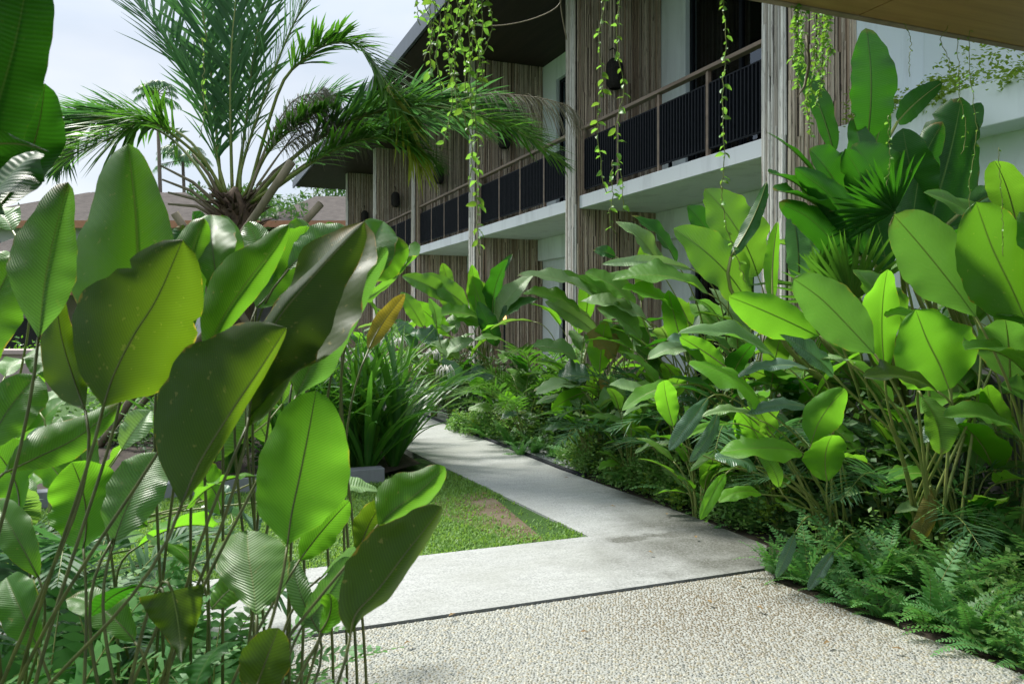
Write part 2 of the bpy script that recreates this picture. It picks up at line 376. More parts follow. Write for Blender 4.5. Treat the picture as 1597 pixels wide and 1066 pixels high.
# ================================================================== SETTING: ground
def sheet(name, pts, z, mat, thick=0.0, rot=False, kind='structure'):
    """flat polygon (world pts); slab with sides if thick; rot: object rotated with the paving so textures follow it"""
    A = Matrix.Rotation(-PATHROT if rot else 0, 3, 'Z')
    q = [A @ V((p[0], p[1], 0)) for p in pts]; n = len(q)
    v = [(p.x, p.y, z) for p in q]; me = bpy.data.meshes.new(name)
    f = [tuple(range(n))]
    if thick:
        v += [(p.x, p.y, z-thick) for p in q]
        f += [(i, (i+n), ((i+1) % n)+n, (i+1) % n) for i in range(n)]
    me.from_pydata(v, [], f); me.materials.append(mat); me.update()
    import bmesh
    bm = bmesh.new(); bm.from_mesh(me); bmesh.ops.recalc_face_normals(bm, faces=bm.faces)
    if not thick and bm.faces[:][0].normal.z < 0: bmesh.ops.reverse_faces(bm, faces=bm.faces)
    bm.to_mesh(me); bm.free()
    o = link(name, me)
    if rot: o.rotation_euler = (0, 0, PATHROT)
    return tag(o, kind=kind)
nV = V((.9253, .3793, 0)); dV = V((-.3793, .9253, 0))
sheet('ground', [(-300, -60), (300, -60), (300, 420), (-300, 420)], -.03, M['lawn'])
sheet('garden_bed', [(-.3, 9.3), (.3, 8.1), (.8, 6.9), (1.3, 5.9), (1.4, 4.8), (2.0, 3.0), (2.3, 2.4), (9, 2), (9, 20), (-8, 36), (-12, 34), (-2.0, 13.5), (-1.1, 11.4)], .028, M['soil'])
sheet('garden_bed', [(-7, -1), (-.8, -1), (-.82, 3.3), (-1.0, 3.62), (-1.3, 4.3), (-7, 2.0)], -.016, M['soil'])
J0 = V((-1.07, 3.66, 0)); J1 = J0+nV*2.80      # joint line, near edge of the concrete band
bandw = 1.06
apron = [J0-nV*.2-dV*.045, J1-dV*.045+nV*.02, G(1205, 905, .05), G(1330, 955, .05), G(1470, 1003, .05), G(1597, 1052, .05), V((2.75, 2.2, 0)), V((3.2, -.5, 0)), V((-.75, -.5, 0)), V((-.95, 2.8, 0))]
ap = sheet('pebble_paving', apron, .05, M['cement'], .1, True)
sheet('joint_shade', [J0-nV*.4-dV*.07, J1-dV*.07, J1+dV*.02, J0-nV*.4+dV*.02], .036, M['black'])  # black strip put in for the shade of the open joint
K0 = V((.515, 5.40, 0))                            # inner corner of the lawn
band = [J0-nV*4.0, J1, G(1192, 880, .05), G(1196, 850, .05), G(1100, 812, .05), G(1000, 776, .05), G(930, 752, .05), G(872, 731, .05), G(800, 702, .05), G(700, 663, .05)]
FARP = G(700, 663, .05)
left = [FARP+V((-2.6, 6.2, 0)), FARP+V((-3.7, 5.75, 0)), FARP-nV*1.16, K0, K0-nV*6.5]
sheet('concrete_path', band+left, .05, M['concrete'], .1, True)
# dark joint channel, gravel margin and edging beyond the bend
sheet('gravel_margin', [G(905, 742, .02), G(872, 731, .02), G(800, 702, .02), G(700, 663, .02), FARP+V((-2.0, 4.8, 0)), FARP+V((-.9, 5.2, 0)), G(740, 655, .02), G(880, 700, .02)], .035, M['cement'])
FL = FARP-nV*1.16
sheet('lawn', [K0+V((.15, -.12, 0)), K0.lerp(FL, .6)+nV*.15, K0.lerp(FL, .6)-nV*2, V((-8, 3.6, 0)), K0-nV*8], .034, M['lawn'])

def in_poly(x, y, poly):
    inside = np.zeros(len(x), bool); n = len(poly); j = n-1
    for i in range(n):
        xi, yi = poly[i][0], poly[i][1]; xj, yj = poly[j][0], poly[j][1]
        c = ((yi > y) != (yj > y)) & (x < (xj-xi)*(y-yi)/(yj-yi+1e-12)+xi); inside ^= c; j = i
    return inside
def pebbles(name, poly, z, pitch, rng, label=None, xlim=None, greys=False):
    xs = [p[0] for p in poly]; ys = [p[1] for p in poly]
    x0, x1, y0, y1 = min(xs), max(xs), min(ys), max(ys)
    if xlim: x0, x1, y0, y1 = max(x0, xlim[0]), min(x1, xlim[1]), max(y0, xlim[2]), min(y1, xlim[3])
    gx, gy = np.meshgrid(np.arange(x0, x1, pitch), np.arange(y0, y1, pitch*.87)); gx[1::2] += pitch*.5
    gx = gx.ravel()+rng.uniform(-.33, .33, gx.size)*pitch; gy = gy.ravel()+rng.uniform(-.33, .33, gy.size)*pitch
    k = in_poly(gx, gy, poly); gx, gy = gx[k], gy[k]; n = len(gx)
    a = rng.uniform(0, math.pi, n); rl = pitch*rng.uniform(.28, .72, n)**1.0; rs = rl*rng.uniform(.55, .95, n); h = pitch*rng.uniform(.10, .22, n)
    th = np.arange(6)/6*2*math.pi
    def ring(sc_, hz):
        cx = np.cos(th)[None]*rl[:, None]*sc_; cy = np.sin(th)[None]*rs[:, None]*sc_
        X = gx[:, None]+cx*np.cos(a)[:, None]-cy*np.sin(a)[:, None]; Y = gy[:, None]+cx*np.sin(a)[:, None]+cy*np.cos(a)[:, None]
        return np.stack([X, Y, np.broadcast_to(z+hz[:, None], X.shape)], 2)
    v = np.concatenate([ring(1, np.full(n, -.001)), ring(.68, h*.8), np.stack([gx, gy, z+h], 1)[:, None]], 1).reshape(-1, 3)
    q = np.arange(6); q2 = (q+1) % 6
    F4 = np.stack([q, q2, q2+6, q+6], 1); F3 = np.stack([q+6, q2+6, np.full(6, 12)], 1)
    off = (np.arange(n)*13)[:, None, None]
    pal = np.array([(.40, .41, .37), (.34, .33, .27), (.47, .49, .46), (.26, .28, .28), (.36, .32, .23), (.13, .17, .20), (.54, .56, .53), (.30, .31, .28), (.42, .43, .40), (.40, .41, .38), (.45, .44, .36), (.20, .23, .25)])
    if greys: pal = pal.mean(1, keepdims=True)*np.array([[.9, .95, 1.0]])
    pal = pal*.72+pal.mean(0)*.28
    pc = pal[rng.integers(0, len(pal), n)]*(1.0 if greys else np.array([[.70, .675, .60]]))*rng.uniform(.85, 1.15, n)[:, None]
    c = np.concatenate([np.repeat(pc, 13, 0), np.ones((n*13, 1))], 1)
    me = npmesh(name, v, [(F3[None]+off).reshape(-1, 3), (F4[None]+off).reshape(-1, 4)], M['pebble'], True, None, c)
    return me
A = Matrix.Rotation(-PATHROT, 3, 'Z')
apl = [tuple(A @ V((p[0], p[1], 0)))[:2] for p in apron]
pm = pebbles('pebbles', apl, .05, .0172, nr, xlim=(-.2, 4.2, 1.9, 9))
o = tag(link('pebbles', pm), kind='stuff', label='rounded tan and grey pebbles set in the paving in front', cat='pebbles'); o.rotation_euler = (0, 0, PATHROT)
gp = [G(905, 742, .02), G(872, 731, .02), G(800, 702, .02), G(700, 663, .02), G(735, 655, .02), G(905, 700, .02)]
tag(link('gravel', pebbles('gravel', [tuple(p)[:2] for p in gp], .036, .03, nr, greys=True)), kind='stuff', label='grey gravel between the path bend and the planted bed', cat='gravel')
m_ = MB(); e = [G(905, 743, .05), G(872, 732, .05), G(800, 703, .05), G(700, 664, .05), FARP+V((-2.0, 4.8, 0))]
m_.tube([p+V((.045, .0, -.0)) for p in e], .028, 6); tag(m_.build('drain_edging', M['black']), 'thin dark edging strip along the far side of the path', 'edging')
# grass
def grass(n, poly, rng, hole=None):
    xs = [p[0] for p in poly]; ys = [p[1] for p in poly]
    x = rng.uniform(min(xs), max(xs), n); y = rng.uniform(min(ys), max(ys), n)
    k = in_poly(x, y, poly)
    if hole is not None:
        hx, hy = x-hole[0], y-hole[1]; u = hx*nV.x+hy*nV.y; w_ = hx*dV.x+hy*dV.y
        r = np.sqrt((u/hole[2])**2+(w_/hole[3])**2)+.22*np.sin(x*9+y*4)+.16*np.sin(y*17-x*7)
        k &= rng.random(n) < np.clip((r-.62)/.75, .06, 1)
    x, y = x[k], y[k]; n = len(x)
    a = rng.uniform(0, 2*math.pi, n); L = rng.uniform(.018, .045, n); tilt = rng.uniform(.2, 1.25, n); wd = rng.uniform(.003, .0055, n)
    dx, dy = np.cos(a)*np.sin(tilt), np.sin(a)*np.sin(tilt); dz = np.cos(tilt)
    sx, sy = -np.sin(a), np.cos(a)
    b0 = np.stack([x-sx*wd*.6, y-sy*wd*.6, np.full(n, .034)], 1); b1 = np.stack([x+sx*wd*.6, y+sy*wd*.6, np.full(n, .034)], 1)
    mz = np.stack([x+dx*L*.55, y+dy*L*.55, 0.036+dz*L*.6], 1); sd_ = np.stack([sx*wd, sy*wd, np.zeros(n)], 1)
    t = np.stack([x+dx*L, y+dy*L, 0.036+dz*L*.75], 1)
    v = np.stack([b0, b1, mz+sd_, mz-sd_, t], 1).reshape(-1, 3)
    off = (np.arange(n)*5)[:, None]
    c = np.stack([np.full(n*5, .5), np.zeros(n*5), np.repeat(rng.random(n), 5), np.ones(n*5)], 1)
    return npmesh('grass', v, [off+np.array([[3, 2, 4]]), off+np.array([[0, 1, 2, 3]])], M['grass'], False, None, c)
lawnp = [tuple(K0+V((-.004, .002, 0)))[:2], tuple(K0.lerp(FL, .45))[:2], (-4.6, 5.9), tuple(K0-nV*5.2)[:2]]
HOLE = (G(822, 806).x, G(822, 806).y, .40, .60)
tag(link('grass', grass(150000, lawnp, nr, HOLE)), kind='stuff', label='low carpet grass beside the concrete path with a bare patch', cat='grass')
q = [V((HOLE[0], HOLE[1], 0))+nV*(math.cos(a)*.62*(1+.12*math.sin(3*a)))+dV*(math.sin(a)*.92*(1+.1*math.cos(5*a))) for a in np.arange(0, 2*math.pi, .2)]
q = [p for p in q if in_poly(np.array([p.x]), np.array([p.y]), lawnp)[0]]
sheet('bare_soil', q, .040, M['dirt'])
# kerb of the lily bed
kb = empty('bed_kerb', (0, 0, 0), 0, 'low dark grey concrete kerb between the lawn and the strap-leaved lilies', 'kerb')
KA = V((-1.15, 7.25, 0))
m_ = MB(); kv = []
for s0, s1 in ((0, -1.9), (-1.91, -5)):
    a_, b_ = KA+nV*s0, KA+nV*s1
    for z0, z1 in ((0, .17),):
        pts = [a_, b_, b_+dV*.14, a_+dV*.14]
        m_.add([(p.x, p.y, z0) for p in pts]+[(p.x, p.y, z1) for p in pts], [(0,1,2,3),(7,6,5,4),(4,5,1,0),(5,6,2,1),(6,7,3,2),(7,4,0,3)])
m_.build('kerb_block', M['kerb'], kb, False, .008)
sheet('lily_bed', [KA+dV*.1, KA-nV*5+dV*.1, KA-nV*5+dV*5.5, FARP-nV*1.25, FARP-nV*1.25-dV*3.0], .10, M['soil'])

# ================================================================== MAIN BUILDING (local x = into building t, y = along facade a, z)
BO = V((2.506, 7.84, 0)); BAY = 4.31
bld = empty('hotel_building', BO, PATHROT, 'two storey white hotel wing with stick-clad fins and black railed balconies', 'building')
ZS0, ZS1 = 3.11, 3.29; ZR = 4.29; ZSOF = 6.58; TB = 1.37
rs = random.Random(3)
def sticks(lo, hi, axis, t_fixed, z0, z1, m, front=False, out_sign=-1):
    """vertical sticks along one face. axis 'a' or 't'"""
    p = lo
    while p < hi:
        r = rs.uniform(.011, .018); p += r
        lean = rs.uniform(-.022, .022); zz = z0
        while zz < z1-.02:
            ln = min(z1-zz, rs.uniform(2.2, 5.0)); j = rs.uniform(.0, .018)
            g = rs.random()
            kk = rs.uniform(.7, 1.2)
            if front: c = tuple(x*kk for x in ((.66, .64, .60) if g < .65 else (.46, .42, .37)))
            else: c = tuple(min(.8, x*kk*1.15) for x in ((.46, .375, .29) if g < .5 else (.58, .49, .39) if g < .78 else (.34, .25, .18)))
            pts = []
            for q_ in range(5):
                zq = zz+ln*q_/4; w_ = rs.uniform(-.004, .004)+lean*(q_/4-.5)
                off = t_fixed+out_sign*(j+r*.5)+rs.uniform(-.003, .003)
                pts.append((off, p+w_, zq) if axis == 'a' else (p+w_, off, zq))
            m.tube(pts, [r*rs.uniform(.85, 1.1) for _ in pts], 5, (*c, 1), cap=False); zz += ln
        p += r*1.0
for k in range(6):
    a1 = BAY*k; a0 = a1-.30; tb = TB if k else .78
    if k == 0: a0 = a1-.34
    fin = box('fin_wall', (-.06, a0+.02, 0), (tb, a1-.02, ZSOF-.01), M['cane_gapshade'], bld)  # core coloured near-black, painting shade into the gaps between sticks
    m_ = MB()
    sticks(a0, a1, 'a', -.06, 0, ZSOF-.01, m_, True, -1)              # front face
    sticks(-.05, tb-.02, 't', a0+.02, 0, ZS0-.01 if False else ZSOF-.01, m_, False, -1)    # face towards the viewer
    sticks(-.05, .5, 't', a1-.02, 0, ZSOF-.01, m_, False, 1)
    o = m_.build('stick_cladding', M['stick'], fin, True); o['kind'] = 'stuff'
# back walls, slabs, doors, balustrades
bars_mesh = None
for k in range(5):
    A0, A1 = BAY*k, BAY*(k+1)-.30           # bay extent between fins
    dz = .02
    # upper back wall: white pier beside the far fin, lintel, door in the rest; lower the same with its own door
    box('wall', (TB, A1-.62, ZS1+.004), (TB+.25, A1+.29, ZSOF-.012), M['white'], bld)
    box('wall', (TB+.002, A0-.0, ZS1+2.86), (TB+.25, A1-.622, ZSOF-.012), M['white'], bld)
    box('wall', (TB, A1-.75, 0), (TB+.25, A1+.29, ZS0-.002), M['white'], bld)
    box('wall', (TB+.002, A0, 2.45), (TB+.25, A1-.752, ZS0-.002), M['white'], bld)
    box('wall', (TB+.002, A0, 0), (TB+.25, A0+1.9, 2.448), M['white'], bld)
    box('beam', (TB-.13, A0+.002, ZS0-.42), (TB-.002, A1-.04, ZS0-.004), M['white'], bld, .004)
    sl = box('balcony_slab', (.0, A0+.012, ZS0), (TB-.003, A1-.012, ZS1), M['under'], bld, .006)
    box('slab_edge', (-.022, A0+.014, ZS0+.004), (-.002, A1-.014, ZS1+.004), M['slab'], sl, .004)
    for (za, zb, ya, yb) in ((ZS1+.02, ZS1+2.855, A0+.03, A1-.625), (.02, 2.44, A0+1.92, A1-.755)):
        dr = empty('balcony_door'); dr.parent = bld; dr.location = (TB+.10, ya, za); H = zb-za; W = yb-ya
        m_ = MB(); fr_ = .06
        nb = 3 if W > 2 else 2
        for i in range(nb+1):
            y = (W-fr_)*i/nb; m_.box((-.03, y, 0), (.03, y+fr_, H))
        m_.box((-.028, fr_, H-fr_), (.028, W-fr_, H)); m_.box((-.028, fr_, 0), (.028, W-fr_, .09))
        m_.build('frame', M['black'], dr, False)
        for i in range(nb):
            y = (W-fr_)*i/nb+fr_; box('pane', (-.004, y+.001, .091), (.004, y+(W-fr_)/nb-fr_-.001, H-fr_-.001), M['glass'], dr)
        c_ = MB(); ys = np.linspace(W*.45, W-.1, 60); 
        v = [(.16+.035*math.sin(i*.9), y, z) for z in (.03, H-.06) for i, y in enumerate(ys)]
        c_.add(v, [(i, i+1, i+61, i+60) for i in range(59)]); c_.build('curtain', M['curtain'], dr)
        box('room_shade', (.9, -.2, 0), (.92, W+.2, H), M['dark'], dr)  # dark sheet standing in for the unlit interior
    bal = empty('balustrade'); bal.parent = bld; bal.location = (.05, A0, ZS1)
    L = A1-A0
    m_ = MB(); m_.box((-.045, .01, ZR-ZS1-.045), (.045, L-.01, ZR-ZS1+.0)); m_.build('handrail', M['wood'], bal, False, .006)
    for i in range(5):
        y = .03+(L-.09)*i/4; p = box('post', (-.022, y-.0, .001), (.022, y+.045, ZR-ZS1-.047), M['wood'], bal, .003)
    for i in range(4):
        ya = .03+(L-.09)*i/4+.05; yb = .03+(L-.09)*(i+1)/4-.005
        m_ = MB(); n = 16
        for j in range(n):
            y = ya+.012+(yb-ya-.024)*j/(n-1); m_.box((-.024, y-.009, .105), (.024, y+.009, .80))
        m_.box((-.0155, ya, .09), (.0155, yb, .105)); m_.box((-.0155, ya, .80), (.0155, yb, .815))
        o = m_.build('baluster_panel', M['black'], bal, False); o['kind'] = 'stuff'
# far end wall and inner mass, near-black in place of unlit rooms
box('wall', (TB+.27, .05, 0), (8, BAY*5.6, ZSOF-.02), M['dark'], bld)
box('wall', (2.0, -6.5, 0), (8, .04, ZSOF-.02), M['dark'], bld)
rf = box('roof', (-1.40, -3.5, ZSOF+.10), (9.2, 25.0, ZSOF+.26), M['fascia'], bld)
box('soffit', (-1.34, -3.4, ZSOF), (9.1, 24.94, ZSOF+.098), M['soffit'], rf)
box('fascia', (-1.46, -3.5, ZSOF-.05), (-1.405, 25.02, ZSOF+.24), M['fascia'], rf)
# right-hand white end block: planted ledge, walls
box('wall', (.80, -6.6, 0), (1.05, -.34, 3.0), M['white'], bld)
box('wall', (1.7, -6.6, 3.345), (1.95, -.002, ZSOF-.012), M['white'], bld)
box('wall', (.80, -.33, 3.345), (1.698, -.03, ZSOF-.012), M['white'], bld)
led = box('planter_ledge', (.45, -6.6, 3.0), (1.698, -.36, 3.34), M['white'], bld, .01)
m_ = MB(); sticks(-5.2, -2.3, 'a', 1.5, 3.345, 3.85, m_, True, -1); o = m_.build('stick_screen', M['stick'], bld); o['kind'] = 'stuff'
sheetw = box('plinth_wall', (.10, -6.0, 0), (.30, -.45, 1.15), M['greywall'], bld)
# lanterns
def lantern(k, dy=0, label=''):
    lo = V((.47, BAY*k-.30-.17, 4.85)); w_ = BO+Matrix.Rotation(PATHROT, 3, 'Z') @ lo
    t = empty('wall_lantern', w_, PATHROT, label, 'lantern', 'cane lanterns on the clad fins')
    m = MB(); z = np.linspace(0, .42, 15); prof = .115*np.array([.62, .86, .97, 1, 1, 1, 1, 1, 1, 1, 1, .98, .92, .74, .5])
    for i in range(14):
        m.tube([(0, 0, z[i]), (0, 0, z[i+1])], [prof[i], prof[i+1]], 16, cap=False)
    m.build('shade', M['cane_gapshade'], t)
    m = MB()
    for i in range(0, 15):
        th = np.linspace(0, 2*math.pi, 17); m.tube([(math.cos(a)*(prof[i]+.004), math.sin(a)*(prof[i]+.004), z[i]) for a in th], .0055, 4, cap=False)
    for j in range(14):
        a = j/14*2*math.pi; m.tube([(math.cos(a)*(prof[i]+.006), math.sin(a)*(prof[i]+.006), z[i]) for i in range(15)], .004, 4, cap=False)
    m.build('cane_weave', M['cane_gapshade'], t)
    m = MB(); m.tube([(0, 0, .41), (0, .0, .56), (0, .05, .60), (0, .15, .60)], .009, 6); m.build('bracket', M['black'], t)
for k, lb in ((1, 'largest dark cane wall lantern, on the fin left of the nearest balcony'), (2, 'dark cane lantern on the second fin, half hidden by palm fronds'),
              (3, 'dark cane lantern on the third clad fin from the right balcony'), (4, 'small dark cane lantern on the fin left of the third balcony'),
              (5, 'smallest and farthest dark cane lantern under the roof end')): lantern(k, 0, lb)
# balcony chair and table in the near bay
def to_w(t, a, z): return BO+Matrix.Rotation(PATHROT, 3, 'Z') @ V((t, a, z))
def chair(t, a, rz, label):
    e = empty('balcony_chair', to_w(t, a, ZS1), PATHROT+rz, label, 'chair', 'chairs on the near balcony')
    box('seat', (-.24, -.24, .40), (.24, .24, .45), M['black'], e, .01)
    for i in range(6): box('back_slat', (.21, -.23+i*.083, .45), (.24, -.185+i*.083, .82), M['black'], e)
    box('top_rail', (.205, -.25, .82), (.245, .25, .87), M['black'], e, .008)
    for x in (-.23, .20):
        for y in (-.23, .20): box('leg', (x, y, 0), (x+.035, y+.035, .40), M['black'], e)
chair(.75, 2.3, 0, 'dark slatted chair behind the near balcony railing, left one')
chair(.75, .9, R(150), 'dark slatted chair behind the near balcony railing, right one')
e = empty('balcony_table', to_w(.75, 1.6, ZS1), PATHROT, 'small round dark table between two chairs on the near balcony', 'table')
m_ = MB(); m_.tube([(0, 0, .52), (0, 0, .55)], .26, 20); m_.build('tabletop', M['black'], e); m_ = MB(); m_.tube([(0, 0, 0), (0, 0, .02), (0, 0, .03), (0, 0, .52)], [.17, .17, .025, .025], 12); m_.build('pedestal', M['black'], e)

# canopy over the viewer, its unseen left run lengthened to shade near leaves
cp = empty('entrance_canopy', (0, 0, 0), PATHROT, 'brown plywood underside of the canopy in the top right corner', 'canopy')
E0 = A @ P(1168, 0, 3.25)
ex, ey, ez = E0.x, E0.y, E0.z
for i in range(7):
    box('soffit_board', (ex-4.34+i*1.22+.003, ey-2.9, ez), (ex-4.34+(i+1)*1.22-.003, ey-.045, ez+.02), M['ply'], cp)
box('edge_trim', (ex-4.34, ey-.044, ez-.006), (ex+4.2, ey-.006, ez+.19), M['wood'], cp, .003)
box('roof_deck', (ex-4.34, ey-2.9, ez+.022), (ex+4.2, ey-.047, ez+.18), M['fascia'], cp)

# ================================================================== FOLIAGE
PROF = {
 'cal': lambda s: (np.clip(s, 0, 1)**.76*np.clip(1-s, 0, 1)**.62/.40+.03*(1-s))*.95*(s < .999),
 'hel': lambda s: np.clip(np.sin(math.pi*np.clip(s, 0, 1)**.9), 0, 1)**.66,
 'ban': lambda s: np.clip(np.sin(math.pi*np.clip(s, 0, 1)**.9), 0, 1)**.58,
 'lan': lambda s: np.clip(np.sin(math.pi*np.clip(s, 0, 1)**.75), 0, 1)**.85,
 'strap': lambda s: np.clip(1.05-s**3.2, 0, 1)*np.clip(.55+s*3, 0, 1),
 'oval': lambda s: np.clip(np.sin(math.pi*s**.8), 0, 1)**.8,
}
def blade(B, T, nrm, W, prof='cal', bow=.12, fold=.12, wave=.02, nu=22, nv=5, seed=0, curl=.0, twist=0., tears=0, rib=.004, side_bow=0.):
    """leaf blade mesh arrays: spine from B to T, upper side faces nrm"""
    rg = np.random.default_rng(seed)
    B = np.array(B, float); T = np.array(T, float); nrm = np.array(nrm, float)
    ax = T-B; L = np.linalg.norm(ax); ax = ax/L
    nrm = nrm-ax*nrm.dot(ax); nn = np.linalg.norm(nrm)
    nrm = nrm/nn if nn > 1e-3 else np.array([0, 0, 1.])
    sd = np.cross(ax, nrm)
    s = np.linspace(0, 1, nu+1)**.95
    spine = B+np.outer(s*L, ax)+np.outer(4*s*(1-s)*bow*L, nrm)+np.outer(4*s*(1-s)*side_bow*L, sd)
    tg = np.gradient(spine, axis=0); tg /= np.linalg.norm(tg, axis=1)[:, None]
    n0 = nrm-tg*(tg@nrm)[:, None]; n0 /= np.linalg.norm(n0, axis=1)[:, None]; s0 = np.cross(tg, n0)
    tw = twist*(s-.3); n1 = n0*np.cos(tw)[:, None]+s0*np.sin(tw)[:, None]; s1 = s0*np.cos(tw)[:, None]-n0*np.sin(tw)[:, None]
    c = np.linspace(-1, 1, 2*nv+1)
    hw = PROF[prof](s)*W/2
    edge = 1+.035*np.sin(s*19+rg.uniform(0, 6))+.02*np.sin(s*47+rg.uniform(0, 6))
    asym = rg.uniform(-.06, .06)
    ph = rg.uniform(0, 6.28, 4); fr = rg.uniform(9, 17, 2)
    cc = np.abs(c)
    foldL, foldR = (fold if np.isscalar(fold) else fold[0]), (fold if np.isscalar(fold) else fold[1])
    fo = np.where(c < 0, foldL, foldR)
    wv = np.where(c[None] < 0, np.sin(fr[0]*s[:, None]+ph[0])+.5*np.sin(2.3*fr[0]*s[:, None]+ph[1]), np.sin(fr[1]*s[:, None]+ph[2])+.5*np.sin(2.3*fr[1]*s[:, None]+ph[3]))
    off = hw[:, None]*c[None]*(edge[:, None])*(1+asym*np.sign(c))[None]
    x = off*np.cos(fo)[None]
    h = np.abs(off)*np.sin(fo)[None]-curl*W*cc[None]**2.4*(hw/(W/2))[:, None]+wave*W*4*wv*(cc**2)[None]*(hw/(W/2))[:, None]
    v = spine[:, None]+s1[:, None]*x[..., None]+n1[:, None]*h[..., None]
    m = 2*nv+1
    u2 = np.stack([off, np.broadcast_to((s*L)[:, None], off.shape)], 2).reshape(-1, 2)
    i, j = np.meshgrid(np.arange(nu), np.arange(m-1), indexing='ij'); i = i.ravel(); j = j.ravel()
    F = np.stack([i*m+j, i*m+j+1, (i+1)*m+j+1, (i+1)*m+j], 1)
    if tears:
        # notches: gap between neighbouring strips near the margin
        rows = rg.choice(np.arange(3, nu-2), tears, replace=False)
        for r_ in rows:
            sgn = rg.random() < .5; depth = rg.integers(1, nv)
            sel = slice(0, depth) if sgn else slice(m-depth, m)
            pull = (tg[r_]*L/nu*.8+n1[r_]*W*rg.uniform(-.05, .08))
            v[r_, sel] += pull*np.linspace(1, .2, depth)[:, None] if sgn else pull*np.linspace(.2, 1, depth)[:, None]
    col_ = np.stack([np.broadcast_to(cc[None], off.shape).ravel(), np.repeat(s, m), np.full(off.size, rg.random()), np.ones(off.size)], 1)
    F = F[:, ::-1]
    return v.reshape(-1, 3), F, u2, col_, spine, n1, L
def leaf(parent, mat, B, T, nrm, W, stem_mat=None, name='leaf', label=None, **k):
    k.setdefault('rib', .004)
    v, F, u2, c_, spine, n1, L = blade(B, T, nrm, W, **k)
    m = MB(); m.add(v, F, c_, u2)
    rib = k['rib']; sm = M[stem_mat or 'stem']
    if rib:
        rm = MB(); t_ = np.linspace(1, .2, len(spine)); rm.tube(spine[::2]-n1[::2]*rib*.4, rib*t_[::2], 4)
        base = m.n; f4 = np.concatenate(rm.f4)+base; f3 = np.concatenate(rm.f3)+base if rm.f3 else None
        vv = np.concatenate([np.concatenate(m.v), np.concatenate(rm.v)]); cc = np.concatenate(rm.c)*0+np.array([.0, .5, .5, 1])
        nf = len(F); me = npmesh(name, vv, [f3, np.concatenate([F, f4])], [M[mat], sm], True, np.concatenate([u2, np.zeros((len(cc), 2))]), np.concatenate([c_, cc]),
                                 np.concatenate([np.ones(len(f3)), np.zeros(nf), np.ones(len(f4))]))
    else: me = m.mesh(name, M[mat])
    # parent-local coordinates
    o = link(name, me, parent)
    if parent is not None: o.location = -parent.location
    if label: o['label'] = label
    return o
def stem(parent, root, B, dirv, r0=.009, r1=.005, mat='stem', sag=.0, name='stem', up=.55):
    root = V(root); B = V(B); d = V(dirv).normalized(); D = (B-root).length
    c1 = root+V((0, 0, 1))*D*up*.8+(B-root)*.08; c2 = B-d*D*.22-V((0, 0, 1))*D*.06
    pts = []
    for i in range(15):
        t = i/14; pts.append((1-t)**3*root+3*(1-t)**2*t*c1+3*(1-t)*t*t*c2+t**3*B)
    m = MB(); m.tube(pts, np.linspace(r0, r1, 15), 6); o = m.build(name, M[mat], parent)
    o.location = -parent.location; return o
FACE = {'t': V((.05, -1, .55)), 'u': V((-.05, 1, .35)), 'h': V((0, -.45, 1)), 'hu': V((0, .40, 1)), 'l': V((-.7, -.7, .3)), 'r': V((.7, -.7, .3)), 'lu': V((-.8, .6, .3)), 'ru': V((.8, .6, .3))}
seedc = [100]
def dk_is(d): return d.get('prof') == 'cal'
def pleaf(plant, root, spec, defk):
    bx, by, tx, ty, wpx, Y, dY, face, mat = spec[:9]; k = dict(defk); k.update(spec[9] if len(spec) > 9 else {})
    nostem = k.pop('nostem', False); sm = k.pop('sm', 'stem'); r0 = k.pop('r0', .0055); r1 = k.pop('r1', .0036); rt = k.pop('root', root); lab = k.pop('label', None)
    B = P(bx, by, Y); T = P(tx, ty, Y+dY); nrm = FACE[face].copy() if isinstance(face, str) else V(face)
    ax = (T-B).normalized(); nn = (nrm-ax*nrm.dot(ax)).normalized(); sd = ax.cross(nn)
    vdir = ((B+T)/2-V((0, 0, EYE))).normalized(); f = (sd-vdir*sd.dot(vdir)).length
    W = wpx*Y/FPX/max(f, .45)
    seedc[0] += 1
    k.setdefault('seed', seedc[0])
    if 'fold' not in (spec[9] if len(spec) > 9 else {}) and dk_is(defk): k['fold'] = (rnd.uniform(.1, .6), rnd.uniform(.1, .6)); k['side_bow'] = rnd.uniform(-.06, .06)
    leaf(plant, mat, B, T, nn, W, sm, label=lab, **k)
    if not nostem:
        if Y >= 2.3 and rt is root and (V(root)-V((-.98, 2.0, 0))).length < .1: rt = V((B.x*.96-.08, B.y+.05, 0))
        rr = V(rt)+V((rnd.uniform(-.14, .14), rnd.uniform(-.12, .12), 0))
        bd = T-B
        stem(plant, rr, B, bd, r0, r1, sm)

